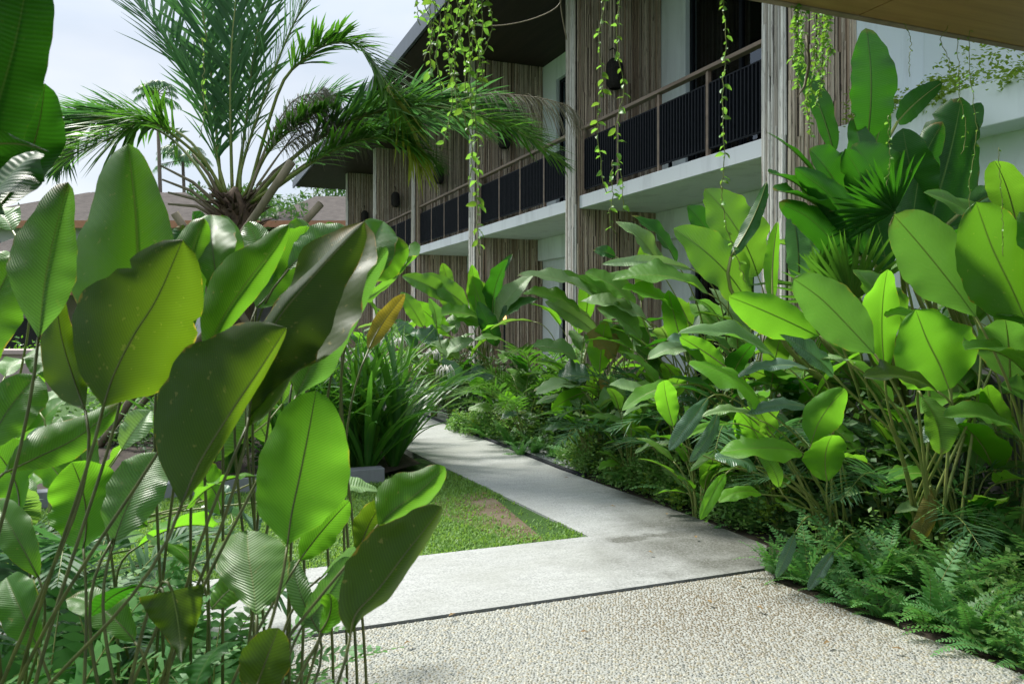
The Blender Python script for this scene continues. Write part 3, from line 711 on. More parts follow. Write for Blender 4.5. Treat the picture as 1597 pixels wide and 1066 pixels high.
def traced(plant, root, pts, Lw, Rw, Y, side, mat, dY=.1, cupL=.4, cupR=.4, bow=.06, ripple=.006, label=None, sm='stemdark', r0=.0055, r1=.0036, notch=0, nostem=False):
    """a leaf given by its midrib and half-widths; real size at its own distance, cupped and bowed in depth"""
    seedc[0] += 1; rg = np.random.default_rng(seedc[0]); nu, nv = 34, 8
    K = FPX; sp = catmull([V((a, b_, 0)) for a, b_ in pts], nu+1); sp = np.array([(p.x, p.y) for p in sp])
    t = np.gradient(sp, axis=0); t /= np.linalg.norm(t, axis=1)[:, None]; nl = np.stack([t[:, 1], -t[:, 0]], 1)     # image left of travel
    s_ = np.linspace(0, 1, nu+1)
    def smooth(w):
        w = np.array(w, float); w[-1] = max(w[-1], .66*w[-2]); x = np.linspace(0, 1, len(w)); xx = np.linspace(0, 1, 241); y = np.interp(xx, x, w)
        k = np.hanning(29); k /= k.sum(); yp = np.pad(y, 14, mode='reflect', reflect_type='odd'); y = np.convolve(yp, k, 'valid'); y = np.interp(s_, xx, y)
        y = np.maximum(y, 0)*1.04; y *= np.sqrt(np.clip(1-(np.clip(s_-.80, 0, 1)/.2)**2.2, .0004, 1)); return np.maximum(y, .4)
    wl, wr = smooth(Lw), smooth(Rw)
    e = 1+.022*np.sin(s_*21+rg.uniform(0, 6))+.014*np.sin(s_*53+rg.uniform(0, 6)); wl = wl*e; wr = wr*e[::-1]
    if notch:
        i_ = int(nu*.83); wl[i_] *= .80; wr[i_-3] *= .86
    c = np.linspace(-1, 1, 2*nv+1); cc = np.abs(c); m = 2*nv+1
    off = np.where(c[None] < 0, -wl[:, None]*c[None], -wr[:, None]*c[None])           # + = left
    X = sp[:, 0][:, None]+nl[:, 0][:, None]*off; Yp = sp[:, 1][:, None]+nl[:, 1][:, None]*off
    Lm = np.linalg.norm(np.diff(sp, axis=0), axis=1).sum()*Y/K
    ph = rg.uniform(0, 6.28, 4)
    cup = np.where(c[None] < 0, cupL, cupR)
    D = Y+dY*s_[:, None]+bow*Lm*4*(s_*(1-s_))[:, None]+cup*(cc[None]**1.35)*np.abs(off)*Y/K*(.6+.6*s_[:, None])
    D = D+ripple*(cc[None]**2)*np.where(c[None] < 0, np.sin(13*s_[:, None]+ph[0])+.5*np.sin(29*s_[:, None]+ph[1]), np.sin(15*s_[:, None]+ph[2])+.5*np.sin(33*s_[:, None]+ph[3]))
    v = np.stack([(X-798.5)/K*D, D, EYE+(HZ-Yp)/K*D], 2)
    # true lengths for the vein pattern
    cen = v[:, nv]; al = np.concatenate([[0], np.cumsum(np.linalg.norm(np.diff(cen, axis=0), axis=1))])
    ac = np.linalg.norm(v-cen[:, None], axis=2)*np.sign(c)[None]
    uv = np.stack([ac, np.broadcast_to(al[:, None], ac.shape)], 2).reshape(-1, 2)
    i, j = np.meshgrid(np.arange(nu), np.arange(m-1), indexing='ij'); i = i.ravel(); j = j.ravel()
    F = np.stack([i*m+j, i*m+j+1, (i+1)*m+j+1, (i+1)*m+j], 1)
    p0, p1, p2 = v.reshape(-1, 3)[F[len(F)//2][0]], v.reshape(-1, 3)[F[len(F)//2][1]], v.reshape(-1, 3)[F[len(F)//2][3]]
    toward = np.dot(np.cross(p1-p0, p2-p0), -p0+np.array([0, 0, EYE])) > 0
    if toward != (side == 't'): F = F[:, ::-1]
    cl = np.stack([np.broadcast_to(cc[None], off.shape).ravel(), np.repeat(s_, m), np.full(off.size, rg.random()), np.ones(off.size)], 1)
    rm = MB(); sgn = .0035 if side == 't' else -.0012
    rm.tube([V(q_)+V((0, sgn, 0)) for q_ in cen[::2]], np.linspace(.0026, .0006, len(cen[::2])), 5)
    vv = np.concatenate([v.reshape(-1, 3), np.concatenate(rm.v)]); b0 = v.shape[0]*m; f4 = np.concatenate(rm.f4)+b0; f3 = np.concatenate(rm.f3)+b0
    n2 = len(vv)-b0
    me = npmesh('leaf', vv, [f3, np.concatenate([F, f4])], [M[mat], M[sm]], True, np.concatenate([uv, np.zeros((n2, 2))]), np.concatenate([cl, np.tile([0, .5, .5, 1], (n2, 1))]),
                np.concatenate([np.ones(len(f3)), np.zeros(len(F)), np.ones(len(f4))]))
    o = link('leaf', me, plant, -plant.location)
    if label: o['label'] = label
    if not nostem:
        if Y >= 2.3 and root.x < -.9 and root.y < 2.2: root = V((cen[0][0]*.96-.08, cen[0][1]+.05, 0))
        rr = V(root)+V((rnd.uniform(-.14, .14), rnd.uniform(-.12, .12), 0)); stem(plant, rr, V(cen[0]), V(cen[3]-cen[0]), r0, r1, sm)
CAL = dict(prof='cal', bow=.12, fold=.38, wave=.014, nu=26, nv=6, rib=.003, curl=.12, twist=.35, tears=1)
def plant(name, root, label, cat, group=None): return empty(name, root, 0, label, cat, group)
# ---- near left clumps
ra = V((-1.30, 1.95, 0)); pa = plant('calathea_plant', ra, 'tall broad-leaved calathea clump at the far left with dark backlit leaves', 'plant', 'broad-leaved calatheas')
for s in [
 
 
 
 
 
 
 (-20,700, 60,585, 80, 2.1,.1,'t','cal', dict(sm='stemdark')),
 (-30,590, 30,400, 80, 2.2,.1,'t','cal', dict(sm='stemdark')),
 
 
 (-10,330, 70,130, 85, 1.9,.2,'u','ban', dict(fold=.2)),
 (-70,240, 72,235, 60, 1.7,-.05,'hu','ban', dict(fold=.3,bow=.1)),
 (-50,420, 60,235, 110, 1.75,.1,'l','ban', dict(fold=.2,bow=.1)),
]: pleaf(pa, ra, s, CAL)
rb = V((-.98, 2.0, 0)); pb = plant('calathea_plant', rb, 'calathea clump with long dark stems and folded leaves left of the path', 'plant', 'broad-leaved calatheas')
for s in [
 (385,665, 568,345, 112, 1.9,.25,'ru','caldark', dict(fold=(.75,.10), bow=-.05, label='long folded leaf with pale rolled left side and dark underside')),
 
 (520,480, 598,345, 90, 2.6,.2,'t','cal', {}),
 (560,470, 640,380, 55, 2.7,.2,'ru','cal', {}), (575,545, 632,458, 34, 3.0,.2,'u','yel', dict(label='yellowing orange-tipped leaf')),
 (400,480, 480,352, 85, 2.6,.2,'u','cal', {}),
 (450,420, 545,358, 60, 2.7,.2,'t','calpale', {}),
 (340,450, 330,335, 80, 2.5,.2,'t','cal', {}),
 (300,470, 300,330, 60, 2.6,.2,'ru','ban', {}),
 (130,855, 112,720, 108, 2.2,.1,'u','lime', {}),
 (178,845, 248,705, 92, 2.1,.15,'t','calpale', dict(fold=.25, bow=.1, label='pale grey-green leaf with raised veins')),
 (175,842, 262,745, 40, 2.1,.1,'u','lime', {}),
 (215,852, 332,822, 62, 2.7,.2,'hu','lime', {}),
 (400,742, 290,795, 40, 2.3,-.1,'hu','lime', dict(bow=.15)),
 
 (240,915, 138,962, 42, 2.0,.1,'hu','ban', {}),
 (300,880, 240,845, 60, 2.6,.1,'hu','cal', {}),
 (60,900,-10,780, 60, 2.3,.1,'t','cal', {}), (150,770, 95,650, 80, 2.5,.1,'t','cal', {}), (255,700, 320,600, 80, 2.5,.15,'t','cal', dict(nostem=True)), (335,720, 400,620, 70, 2.7,.15,'t','hel', dict(nostem=True)), (30,800, -20,690, 80, 2.4,.1,'u','lime', {}), (345,800, 300,730, 60, 2.6,.1,'u','lime', dict(nostem=True)), (210,1000, 110,930, 70, 2.2,.1,'h','cal', {}), (120,600, 60,540, 90, 2.5,.1,'t','cal', dict(nostem=True)), (60,1010, 10,900, 80, 2.1,.1,'t','cal', {}), (230,820, 180,760, 50, 2.6,.1,'t','lime', dict(nostem=True)), (330,950, 390,900, 50, 2.3,.1,'t','hel', dict(nostem=True)),
 (455,600, 480,430, 60, 2.4,.1,'u','cal', {}),
]: pleaf(pb, rb, dict and s, dict(CAL, sm='stemdark'))
rc = V((-.72, 1.95, 0)); pc_ = plant('calathea_plant', rc, 'low calathea clump overlapping the concrete, with a folded spotted leaf', 'plant', 'broad-leaved calatheas')
for s in [
 
 
 
 
 (562,862, 600,780, 56, 2.05,.1,'u','caldark', {}),
 (468,872, 545,780, 60, 2.1,.1,'u','lime', {}),
 (470,978, 545,868, 58, 2.1,.1,'r','calpale', dict(fold=.3)),
 (498,985, 458,872, 40, 2.1,.1,'t','calpale', {}),
 (500,900, 640,845, 30, 2.3,.1,'hu','lime', {}),
 (395,1085, 434,978, 90, 1.6,.1,'u','caldark', dict(fold=.3)),
 (300,1090, 345,1005, 60, 1.75,.1,'l','ban', {}),
 (500,985, 515,925, 40, 1.95,.0,'ru','lime', {}),
]:
    if len(s) > 9: s[9].pop('blot', None)
    pleaf(pc_, rc, s, dict(CAL, sm='stemdark', r0=.0055, r1=.0035))
rg_ = V((-2.3, 3.6, 0)); pg = plant('broadleaf_plant', rg_, 'scattered broad leaves behind the dark stems, right of the fern', 'plant')
for s in [
 (420,640, 385,670, 35, 3.2,.1,'t','calpale', {}), (190,700, 235,640, 50, 3.4,.1,'t','helpale', {}), (60,640, 10,610, 40, 3.4,.1,'h','helpale', {}),
 (250,680, 290,600, 60, 3.2,.1,'u','cal', {}), (330,720, 300,640, 60, 3.3,.1,'t','hel', {}), (100,760, 40,700, 60, 3.2,.1,'u','lime', {}),
 (20,360, -20,330, 60, 3.0,.1,'h','helpale', {}), (440,630, 500,560, 40, 3.6,.1,'t','hel', {}), (0,420, 20,395, 40, 3.0,.1,'h','helpale', {}),
 (420,690, 360,600, 60, 3.6,.1,'t','hel', {}), (360,800, 330,770, 60, 3.8,.1,'t','blue', {}), (400,830, 350,800, 50, 3.9,.1,'hu','blue', {}),
 (470,770, 590,765, 30, 3.6,.1,'h','helpale', {}),
]: pleaf(pg, rg_, s, CAL)

T = traced
T(pa, ra, [(161,635),(177,586),(208,524),(245,465),(285,374)], [0,50,92,100,70,10], [0,58,98,92,66,14], 1.85, 'u', 'caldark', -.05, .35, .5, .08, label='large dark olive leaf with yellow edge and a notch', notch=1)
T(pa, ra, [(200,560),(214,470),(213,350),(200,224)], [0,70,107,92,60,2], [0,50,62,56,38,2], 2.1, 't', 'cal', .12, .5, -.3, -.05)
T(pa, ra, [(60,526),(70,440),(84,370),(106,284)], [0,40,62,58,38,0], [0,36,46,40,24,2], 1.95, 't', 'calpale', .1, .3, .9, -.04)
T(pa, ra, [(283,787),(312,720),(362,640),(408,572),(447,511)], [0,65,110,112,78,3], [0,18,17,14,10,2], 1.75, 'u', 'caldark', .0, .4, 2.6, .10, label='large olive leaf seen from below with yellowing tip')
T(pa, ra, [(133,640),(115,590),(95,520),(84,430)], [0,30,42,36,18,2], [0,15,22,22,15,2], 2.0, 'u', 'caldark', .1)
T(pa, ra, [(5,738),(60,712),(120,682),(192,627)], [0,28,38,36,20,0], [0,10,24,26,18,2], 2.0, 'u', 'cal', .2, .6, .2)
T(pa, ra, [(318,560),(345,500),(385,440),(420,395),(450,350)], [0,28,50,44,22,2], [0,16,24,26,16,2], 2.05, 't', 'cal', .2, .3, 1.2)
T(pa, ra, [(-40,300),(-5,170),(25,60),(50,-70)], [0,60,75,75,60,10], [0,50,57,57,48,10], 1.7, 't', 'ban', .2, .4, .3, .08, label='very large dark green leaf cut by the left frame edge')
T(pb, rb, [(388,650),(402,570),(432,500),(490,430),(568,346)], [0,10,17,16,10,2], [0,45,80,76,46,4], 1.9, 'u', 'caldark', .05, 2.0, -.25, .05, label='long folded leaf with pale rolled left side and dark underside')
T(pb, rb, [(462,617),(490,560),(530,490),(570,430),(604,385)], [0,45,48,38,22,2], [0,34,32,26,18,4], 2.15, 't', 'calpale', .2, .3, 1.1)
T(pb, rb, [(268,920),(276,960),(281,1000),(283,1032)], [48,44,32,20,8,0], [50,46,34,20,8,0], 1.9, 't', 'caldark', -.1, .5, .5, .1, label='drooping dark leaf with a brown withered centre')
T(pc_, rc, [(448,850),(455,800),(468,740),(482,670),(493,609)], [0,48,64,64,48,6], [0,45,72,74,50,14], 1.95, 'u', 'lime', .1, .3, .3, .05, label='upright bright green oval leaf lit from behind')
T(pc_, rc, [(400,958),(395,915),(388,870),(385,826)], [0,22,40,52,48,12], [0,40,56,60,54,18], 1.9, 't', 'calpale', .18, .7, -.2, -.06, label='pale green leaf shining with a whitish top')
T(pc_, rc, [(590,818),(618,792),(655,765),(694,727)], [0,32,44,42,24,3], [0,12,18,22,20,6], 2.05, 't', 'cal', .1, .5, 1.6)
T(pc_, rc, [(546,992),(556,955),(590,918),(630,865),(662,825),(689,789)], [0,32,66,60,36,2], [0,12,22,19,14,3], 1.7, 'u', 'caldark', .1, .5, 2.4, .06, label='folded leaf with rusty spots and dark stem over the concrete')
for q_ in [([(330,470),(345,420),(352,380),(345,335)], 'cal', 2.6), ([(400,470),(405,420),(402,385),(388,345)], 'calpale', 2.65), ([(450,470),(462,420),(468,380),(462,340)], 'cal', 2.75), ([(500,470),(510,430),(520,390),(512,346)], 'calpale', 2.8), ([(300,520),(290,450),(300,390),(318,340)], 'cal', 2.4), ([(570,440),(590,415),(612,395),(636,382)], 'cal', 2.6), ([(545,470),(560,420),(570,380),(596,345)], 'lime', 2.7), ([(250,520),(262,450),(280,400),(285,350)], 'ban', 2.5)]:
    T(pb, rb, q_[0], [0,24,34,34,24,2], [0,22,30,30,22,2], q_[2], 't' if q_[1] != 'lime' else 'u', q_[1], .15, .4, .6)
# ---- right near calatheas
def grp(root, label, specs, dk=CAL, cat='plant', name='calathea_plant', group='broad-leaved calatheas', **kk):
    p = plant(name, root, label, cat, group)
    for s in specs: pleaf(p, root, s, dict(dk, **kk))
    return p
grp(V((2.95, 4.45, 0)), 'tall calathea clump at the right frame edge with two huge rounded leaves', [
  
 (1680,560, 1590,330, 110, 4.2,.0,'t','cal', {}), (1605,590, 1505,545, 70, 4.0,-.1,'h','cal', {}),
 (1600,692, 1472,650, 52, 3.9,-.1,'h','cal', dict(bow=.12)), (1610,520, 1555,490, 40, 4.2,-.1,'h','calpale', {}),
 (1640,640, 1560,600, 60, 4.4,-.1,'t','cal', {}), (1590,680, 1540,600, 40, 4.6,-.1,'u','cal', {}),
 (1570,470, 1520,420, 40, 4.6,-.1,'u','ban', {}),
], r0=.010, r1=.006)
grp(V((2.45, 4.65, 0)), 'calathea clump with long olive stems rising from the ferns at right', [
  
 (1380,578, 1384,420, 62, 4.4,-.1,'u','lime', {}), 
 (1445,495, 1383,495, 48, 4.4,-.1,'h','lime', {}), (1462,610, 1347,588, 52, 4.0,-.1,'h','caldark', dict(bow=.1)),
 (1438,618, 1466,708, 52, 4.2,-.1,'t','hel', dict(bow=.1)), (1420,520, 1330,420, 60, 4.7,0,'t','cal', {}),
 (1300,585, 1215,520, 45, 4.4,-.1,'t','blue', {}), (1330,570, 1280,560, 30, 4.4,-.1,'h','helpale', {}),
 (1500,470, 1430,440, 50, 4.7,-.1,'h','cal', {}), (1560,400,1440,300, 50, 5.0,-.1,'t','cal', {}),
 (1505,640, 1440,690, 40, 4.5,-.1,'h','blue', {}), (1450,760, 1420,850, 30, 4.5,-.1,'t','yel', dict(label='withered leaf hanging on the stem base')),
], r0=.010, r1=.006)
grp(V((2.05, 4.95, 0)), 'small calathea with bright lime leaves above brown stem bases', [
  (1290,750, 1298,678, 70, 4.45,-.1,'u','lime', {}),
 (1250,705, 1122,706, 52, 4.5,-.1,'h','lime', dict(bow=.10)), (1188,632, 1074,567, 62, 4.7,-.1,'h','lime', dict(fold=.1)),
 (1188,770, 1121,783, 28, 4.5,-.1,'h','lime', {}), (1132,738, 1092,810, 24, 4.5,-.15,'t','lime', dict(bow=.15)),
 (1212,562, 1057,520, 42, 4.9,-.1,'h','calpale', dict(bow=.12)), (1262,575, 1145,590, 32, 4.8,-.1,'h','blue', {}),
 (1180,730, 1115,715, 40, 4.6,-.1,'h','blue', {}), (1185,655, 1095,650, 24, 4.8,-.1,'h','helpale', {}),
 (1260,635, 1165,645, 30, 4.7,-.1,'h','blue', {}), (1200,680, 1165,620, 55, 5.0,-.1,'t','hel', {}), (1190,700, 1150,640, 60, 5.1,0,'u','lime', {}),
 (1105,620, 1043,702, 30, 4.9,-.1,'t','blue', dict(bow=.15)), (1120,640, 1075,720, 22, 4.9,-.1,'t','blue', dict(bow=.15)),
 (1050,665, 1035,593, 40, 5.2,-.1,'u','lime', {}), (1140,660, 1060,690, 18, 5.0,-.1,'h','lime', {}),
 (1240,830, 1210,900, 20, 4.4,-.1,'t','blue', dict(bow=.15)), (1300,860, 1260,920, 22, 4.3,-.1,'t','blue', {}), (1215,760,1180,700,30,4.6,0,'t','hel',{}),
], r0=.007, r1=.004)

Rg = {o['label']: o for o in col.objects if o.get('label')}
g1 = Rg['tall calathea clump at the right frame edge with two huge rounded leaves']; g2 = Rg['calathea clump with long olive stems rising from the ferns at right']; g3 = Rg['small calathea with bright lime leaves above brown stem bases']
kw = dict(sm='stem', r0=.010, r1=.006)
T(g1, g1.location, [(1522,494),(1482,440),(1440,388),(1394,335)], [0,28,50,52,38,6], [0,30,46,54,46,8], 4.2, 't', 'calpale', -.1, .35, .3, .08, **kw)
T(g1, g1.location, [(1602,506),(1578,450),(1547,385),(1522,315)], [0,48,64,64,46,6], [0,50,65,66,48,8], 4.1, 't', 'cal', -.1, .3, .4, .06, **kw)
T(g2, g2.location, [(1364,552),(1325,510),(1280,465),(1237,434)], [0,28,39,40,28,4], [0,28,39,39,28,6], 4.2, 't', 'calpale', -.1, .3, .3, .08, **kw)
T(g2, g2.location, [(1278,524),(1232,502),(1182,480),(1137,462)], [0,22,33,35,24,3], [0,18,27,27,18,3], 4.3, 't', 'lime', -.15, .3, .5, .08, **kw)
T(g2, g2.location, [(1480,606),(1466,570),(1446,530),(1428,483)], [10,60,63,60,42,8], [8,50,68,67,42,8], 4.1, 'u', 'lime', -.05, .4, .4, .05, **kw)
T(g3, g3.location, [(1265,692),(1276,660),(1296,630),(1319,606)], [0,20,30,27,17,2], [0,20,30,29,18,3], 4.5, 'u', 'lime', -.05, .4, .2, **kw)
# ---- banana / heliconia in the middle right
BAN = dict(prof='ban', bow=.08, fold=.22, wave=.012, nu=30, nv=6, rib=.008, tears=2)
HEL = dict(prof='hel', bow=.10, fold=.20, wave=.014, nu=26, nv=5, rib=.006, tears=1)
grp(V((2.95, 6.05, 0)), 'tall banana plant with torn dark leaves before the clad fin', [
 (1352,218, 1350,44, 66, 6.0,-.1,'t','ban', dict(fold=.12)), (1355,300, 1385,165, 60, 6.1,.1,'u','ban', {}), (1350,320, 1330,185, 50, 5.9,.1,'t','ban', {}),
 (1300,240, 1236,92, 34, 6.2,.2,'t','ban', {}), (1272,318, 1199,270, 44, 5.7,-.3,'h','ban', {}), (1300,345, 1207,297, 52, 5.6,-.3,'h','ban', {}),
 (1320,330, 1262,232, 60, 5.9,-.2,'t','ban', {}), (1300,330, 1195,205, 14, 5.8,-.3,'h','ban', {}), (1380,320, 1330,225, 70, 5.8,-.1,'t','ban', {}),
 (1205,470, 1213,345, 26, 5.5,0,'u','lime', dict(fold=.5)), (1140,400, 1196,283, 24, 6.0,0,'ru','ban', {}), (1245,440, 1235,330, 40, 5.9,0,'t','blue', {}),
 (1300,420, 1270,330, 60, 5.8,0,'t','blue', {}), (1340,400, 1310,300, 50, 5.7,0,'u','ban', {}),
], BAN, name='banana_plant', group='banana and heliconia plants', r0=.03, r1=.012)
grp(V((3.75, 6.1, 0)), 'banana plant with very wide dark leaves under the planted ledge', [
 (1440,330, 1408,200, 80, 5.9,-.1,'l','ban', {}), (1400,190, 1470,128, 40, 6.3,.1,'u','ban', {}),
 (1430,300, 1530,160, 50, 6.1,0,'t','ban', {}), (1500,330, 1600,290, 40, 5.7,-.1,'hu','blue', {}), (1520,350, 1597,330, 30, 5.7,-.1,'hu','helpale', {}),
 (1440,380, 1380,280, 60, 6.0,0,'u','ban', {}), (1470,430, 1540,330, 60, 5.6,0,'t','ban', {}),
], BAN, name='banana_plant', group='banana and heliconia plants', r0=.03, r1=.012)
grp(V((1.85, 6.9, 0)), 'heliconia clump with long bright leaves below the nearest balcony', [
 (1168,475, 1050,356, 72, 6.2,-.2,'t','hel', dict(fold=.12)), (1182,430, 1099,294, 78, 6.5,-.1,'t','hel', dict(fold=.12)), (1120,400, 1072,320, 45, 6.8,-.1,'t','ban', {}),
 (1105,458, 955,437, 38, 6.4,-.1,'h','hel', dict(bow=.12)), (1078,420, 938,412, 20, 6.6,-.1,'t','helpale', {}), (1055,410, 985,336, 22, 6.9,0,'h','ban', {}),
 (1035,430, 960,345, 26, 7.0,0,'h','helpale', {}), (990,480, 912,425, 36, 7.0,0,'h','hel', {}), (1068,548, 1042,452, 36, 6.2,-.1,'u','lime', {}),
 (1060,490, 970,450, 34, 6.3,-.1,'h','lime', {}), (1000,470, 1010,360, 24, 7.1,0,'u','hel', {}), (960,400, 925,390, 18, 7.2,0,'t','ban', {}),
 (1100,540, 1010,560, 30, 6.0,-.1,'h','helpale', {}), (1100,560, 1040,530, 30, 5.9,-.1,'h','blue', {}), (1130,570, 1060,525, 34, 5.7,0,'u','lime', {}),
 (1170,450, 1130,330, 40, 6.7,0,'u','hel', {}), (1000,530, 930,480, 34, 6.8,0,'h','calpale', {}), (1010,500, 905,470, 24, 6.9,0,'h','helpale', {}),
 (1060,600, 970,640, 26, 5.9,-.1,'h','lime', {}), (1030,630, 950,600, 22, 6.1,-.1,'h','helpale', {}),
], HEL, name='heliconia_plant', group='banana and heliconia plants', r0=.009, r1=.005)
grp(V((1.10, 8.9, 0)), 'heliconia clump leaning left in front of the lower doorway', [
 (940,470, 806,430, 24, 8.4,-.2,'h','helpale', dict(bow=.1)), (960,480, 830,428, 22, 8.6,-.1,'h','hel', {}), (905,485, 815,458, 26, 8.3,-.1,'h','hel', {}),
 (975,500, 900,430, 26, 8.5,0,'h','lime', {}), (930,520, 850,470, 30, 8.6,0,'t','helpale', {}), (935,580, 945,500, 40, 8.2,0,'u','lime', dict(fold=.3)),
 (960,560, 915,520, 36, 8.2,0,'h','yel', {}), (900,560, 830,540, 24, 8.3,0,'h','calpale', {}), (985,600, 930,640, 26, 7.6,0,'h','hel', {}),
 (915,610, 860,640, 26, 8.0,-.2,'u','lime', {}), (905,600, 835,615, 22, 8.0,-.2,'h','helpale', {}), (920,590, 870,590, 36, 8.2,0,'h','blue', {}),
 (985,560, 935,500, 30, 8.4,0,'t','hel', {}), (1010,540, 960,480, 32, 8.2,0,'t','cal', {}), (960,640, 935,590, 20, 8.2,0,'t','yel', {}),
], HEL, name='heliconia_plant', group='banana and heliconia plants', r0=.008, r1=.0045)
grp(V((-.45, 12.4, 0)), 'dense heliconia clump under the second balcony, centre of the photo', [
 (705,468, 627,430, 30, 12,-.2,'t','hel', {}), (730,480, 655,428, 34, 12,0,'t','hel', {}), (745,500, 736,412, 26, 12,0,'u','lime', {}), (760,500, 733,430, 40, 12,0,'u','hel', {}),
 (768,490, 792,404, 26, 12,0,'lu','ban', {}), (772,505, 832,428, 28, 12,0,'l','helpale', {}), (778,500, 840,466, 16, 11.8,0,'h','ban', {}), (755,510, 695,500, 22, 11.8,-.1,'h','hel', {}),
 (745,495, 672,493, 22, 11.7,-.1,'h','lime', {}), (700,520, 640,470, 34, 12.2,0,'u','lime', {}), (720,500, 680,440, 30, 12.3,0,'u','hel', {}), (760,460, 800,395, 16, 12.4,0,'t','ban', {}),
 (690,540, 640,520, 26, 11.8,0,'h','blue', {}), (740,530, 690,560, 20, 11.5,0,'h','helpale', {}), (700,450, 690,410, 22, 12.5,0,'u','hel', {}), (715,560, 670,535, 22, 11.6,0,'h','helpale', {}),
 (660,510, 625,455, 26, 12,0,'t','hel', {}), (775,540, 745,470, 30, 11.8,0,'t','ban', {}), (650,540, 620,500, 24, 12,0,'t','blue', {}), (720,600, 690,560, 26, 11.2,0,'t','blue', {}), (770,590, 720,590, 24, 11.2,0,'h','blue', {}),
], HEL, name='heliconia_plant', group='banana and heliconia plants', r0=.009, r1=.005)
grp(V((-.2, 10.3, 0)), 'small calathea with yellow-green leaves at the path bend', [
 (770,632, 722,610, 22, 9.6,-.1,'h','lime', {}), (745,610, 742,588, 28, 9.7,0,'u','lime', {}), (800,640, 784,612, 34, 9.3,0,'u','lime', {}), (810,645, 780,655, 14, 9.3,0,'h','blue', {}),
 (770,640, 730,640, 14, 9.6,0,'h','helpale', {}),
], CAL, r0=.007, r1=.004)
grp(V((.62, 8.5, 0)), 'small calathea with one lime leaf and white-backed leaves by the gravel', [
 (890,652, 862,622, 34, 8.2,0,'u','lime', {}), (905,612, 832,610, 18, 8.2,-.1,'h','helpale', {}), (905,625, 835,630, 20, 8.2,-.1,'h','calpale', {}),
 (925,625, 880,620, 24, 8.2,0,'h','helpale', {}), (880,665, 850,670, 18, 8.0,0,'h','blue', {}),
], CAL, r0=.007, r1=.004)

bb = [o for o in col.objects if o.get('label') == 'banana plant with very wide dark leaves under the planted ledge'][0]; bc = [o for o in col.objects if o.get('label') == 'tall banana plant with torn dark leaves before the clad fin'][0]
kb_ = dict(sm='stem', r0=.03, r1=.012, notch=1)
traced(bb, bb.location, [(1440,390),(1462,310),(1484,230),(1500,152)], [0,42,60,58,44,16], [0,40,55,48,36,14], 5.8, 't', 'ban', .1, .5, .5, .06, **kb_)
traced(bb, bb.location, [(1420,400),(1425,330),(1440,250),(1470,190)], [0,30,36,34,24,10], [0,25,30,30,20,8], 5.7, 't', 'ban', .1, .6, .3, .06, **kb_)
traced(bc, bc.location, [(1385,430),(1372,360),(1350,290),(1318,232)], [0,30,36,36,26,10], [0,26,32,32,22,8], 5.6, 't', 'ban', -.1, .5, .3, .06, **kb_)
traced(bc, bc.location, [(1350,400),(1330,350),(1290,300),(1240,262)], [0,20,26,26,20,8], [0,20,24,24,18,8], 5.5, 't', 'ban', -.2, .4, .8, .06, **kb_)
traced(bc, bc.location, [(1330,440),(1300,380),(1262,340),(1215,315)], [0,20,24,24,20,8], [0,18,22,22,16,6], 5.5, 't', 'ban', -.2, .4, .8, .06, **kb_)
# ---- random filler clumps
def clump(name, root, label, n, h, lean, L, W, mats, dk, seed, group='banana and heliconia plants', r0=.009, face=None, cat='plant'):
    rg = random.Random(seed); p = plant(name, root, label, cat, group)
    for i in range(n):
        az = i*2.4+rg.uniform(-.5, .5); hh = h*rg.uniform(.3, 1.); out_ = lean*hh*rg.uniform(.5, 1.2)
        u = V((math.cos(az), math.sin(az), 0)); B = V(root)+u*(.05+out_)+V((0, 0, hh))
        el = rg.uniform(-.2, 1.0); d = u*math.cos(el)+V((0, 0, math.sin(el))); l = L*rg.uniform(.65, 1.1); T = B+d*l
        nn = V((0, 0, 1))*math.cos(el)-u*math.sin(el)+V((rg.uniform(-.3, .3), rg.uniform(-.3, .3), 0))
        k = dict(dk); k['seed'] = seed*31+i; k['nu'] = 16; k['nv'] = 3
        leaf(p, rg.choice(mats), B, T, nn, W*rg.uniform(.9, 1.45), **k)
        stem(p, V(root)+u*.04, B, d, r0, r0*.5)
    return p
HM = ['hel', 'hel', 'hel', 'ban', 'helpale', 'cal', 'calpale', 'lime']
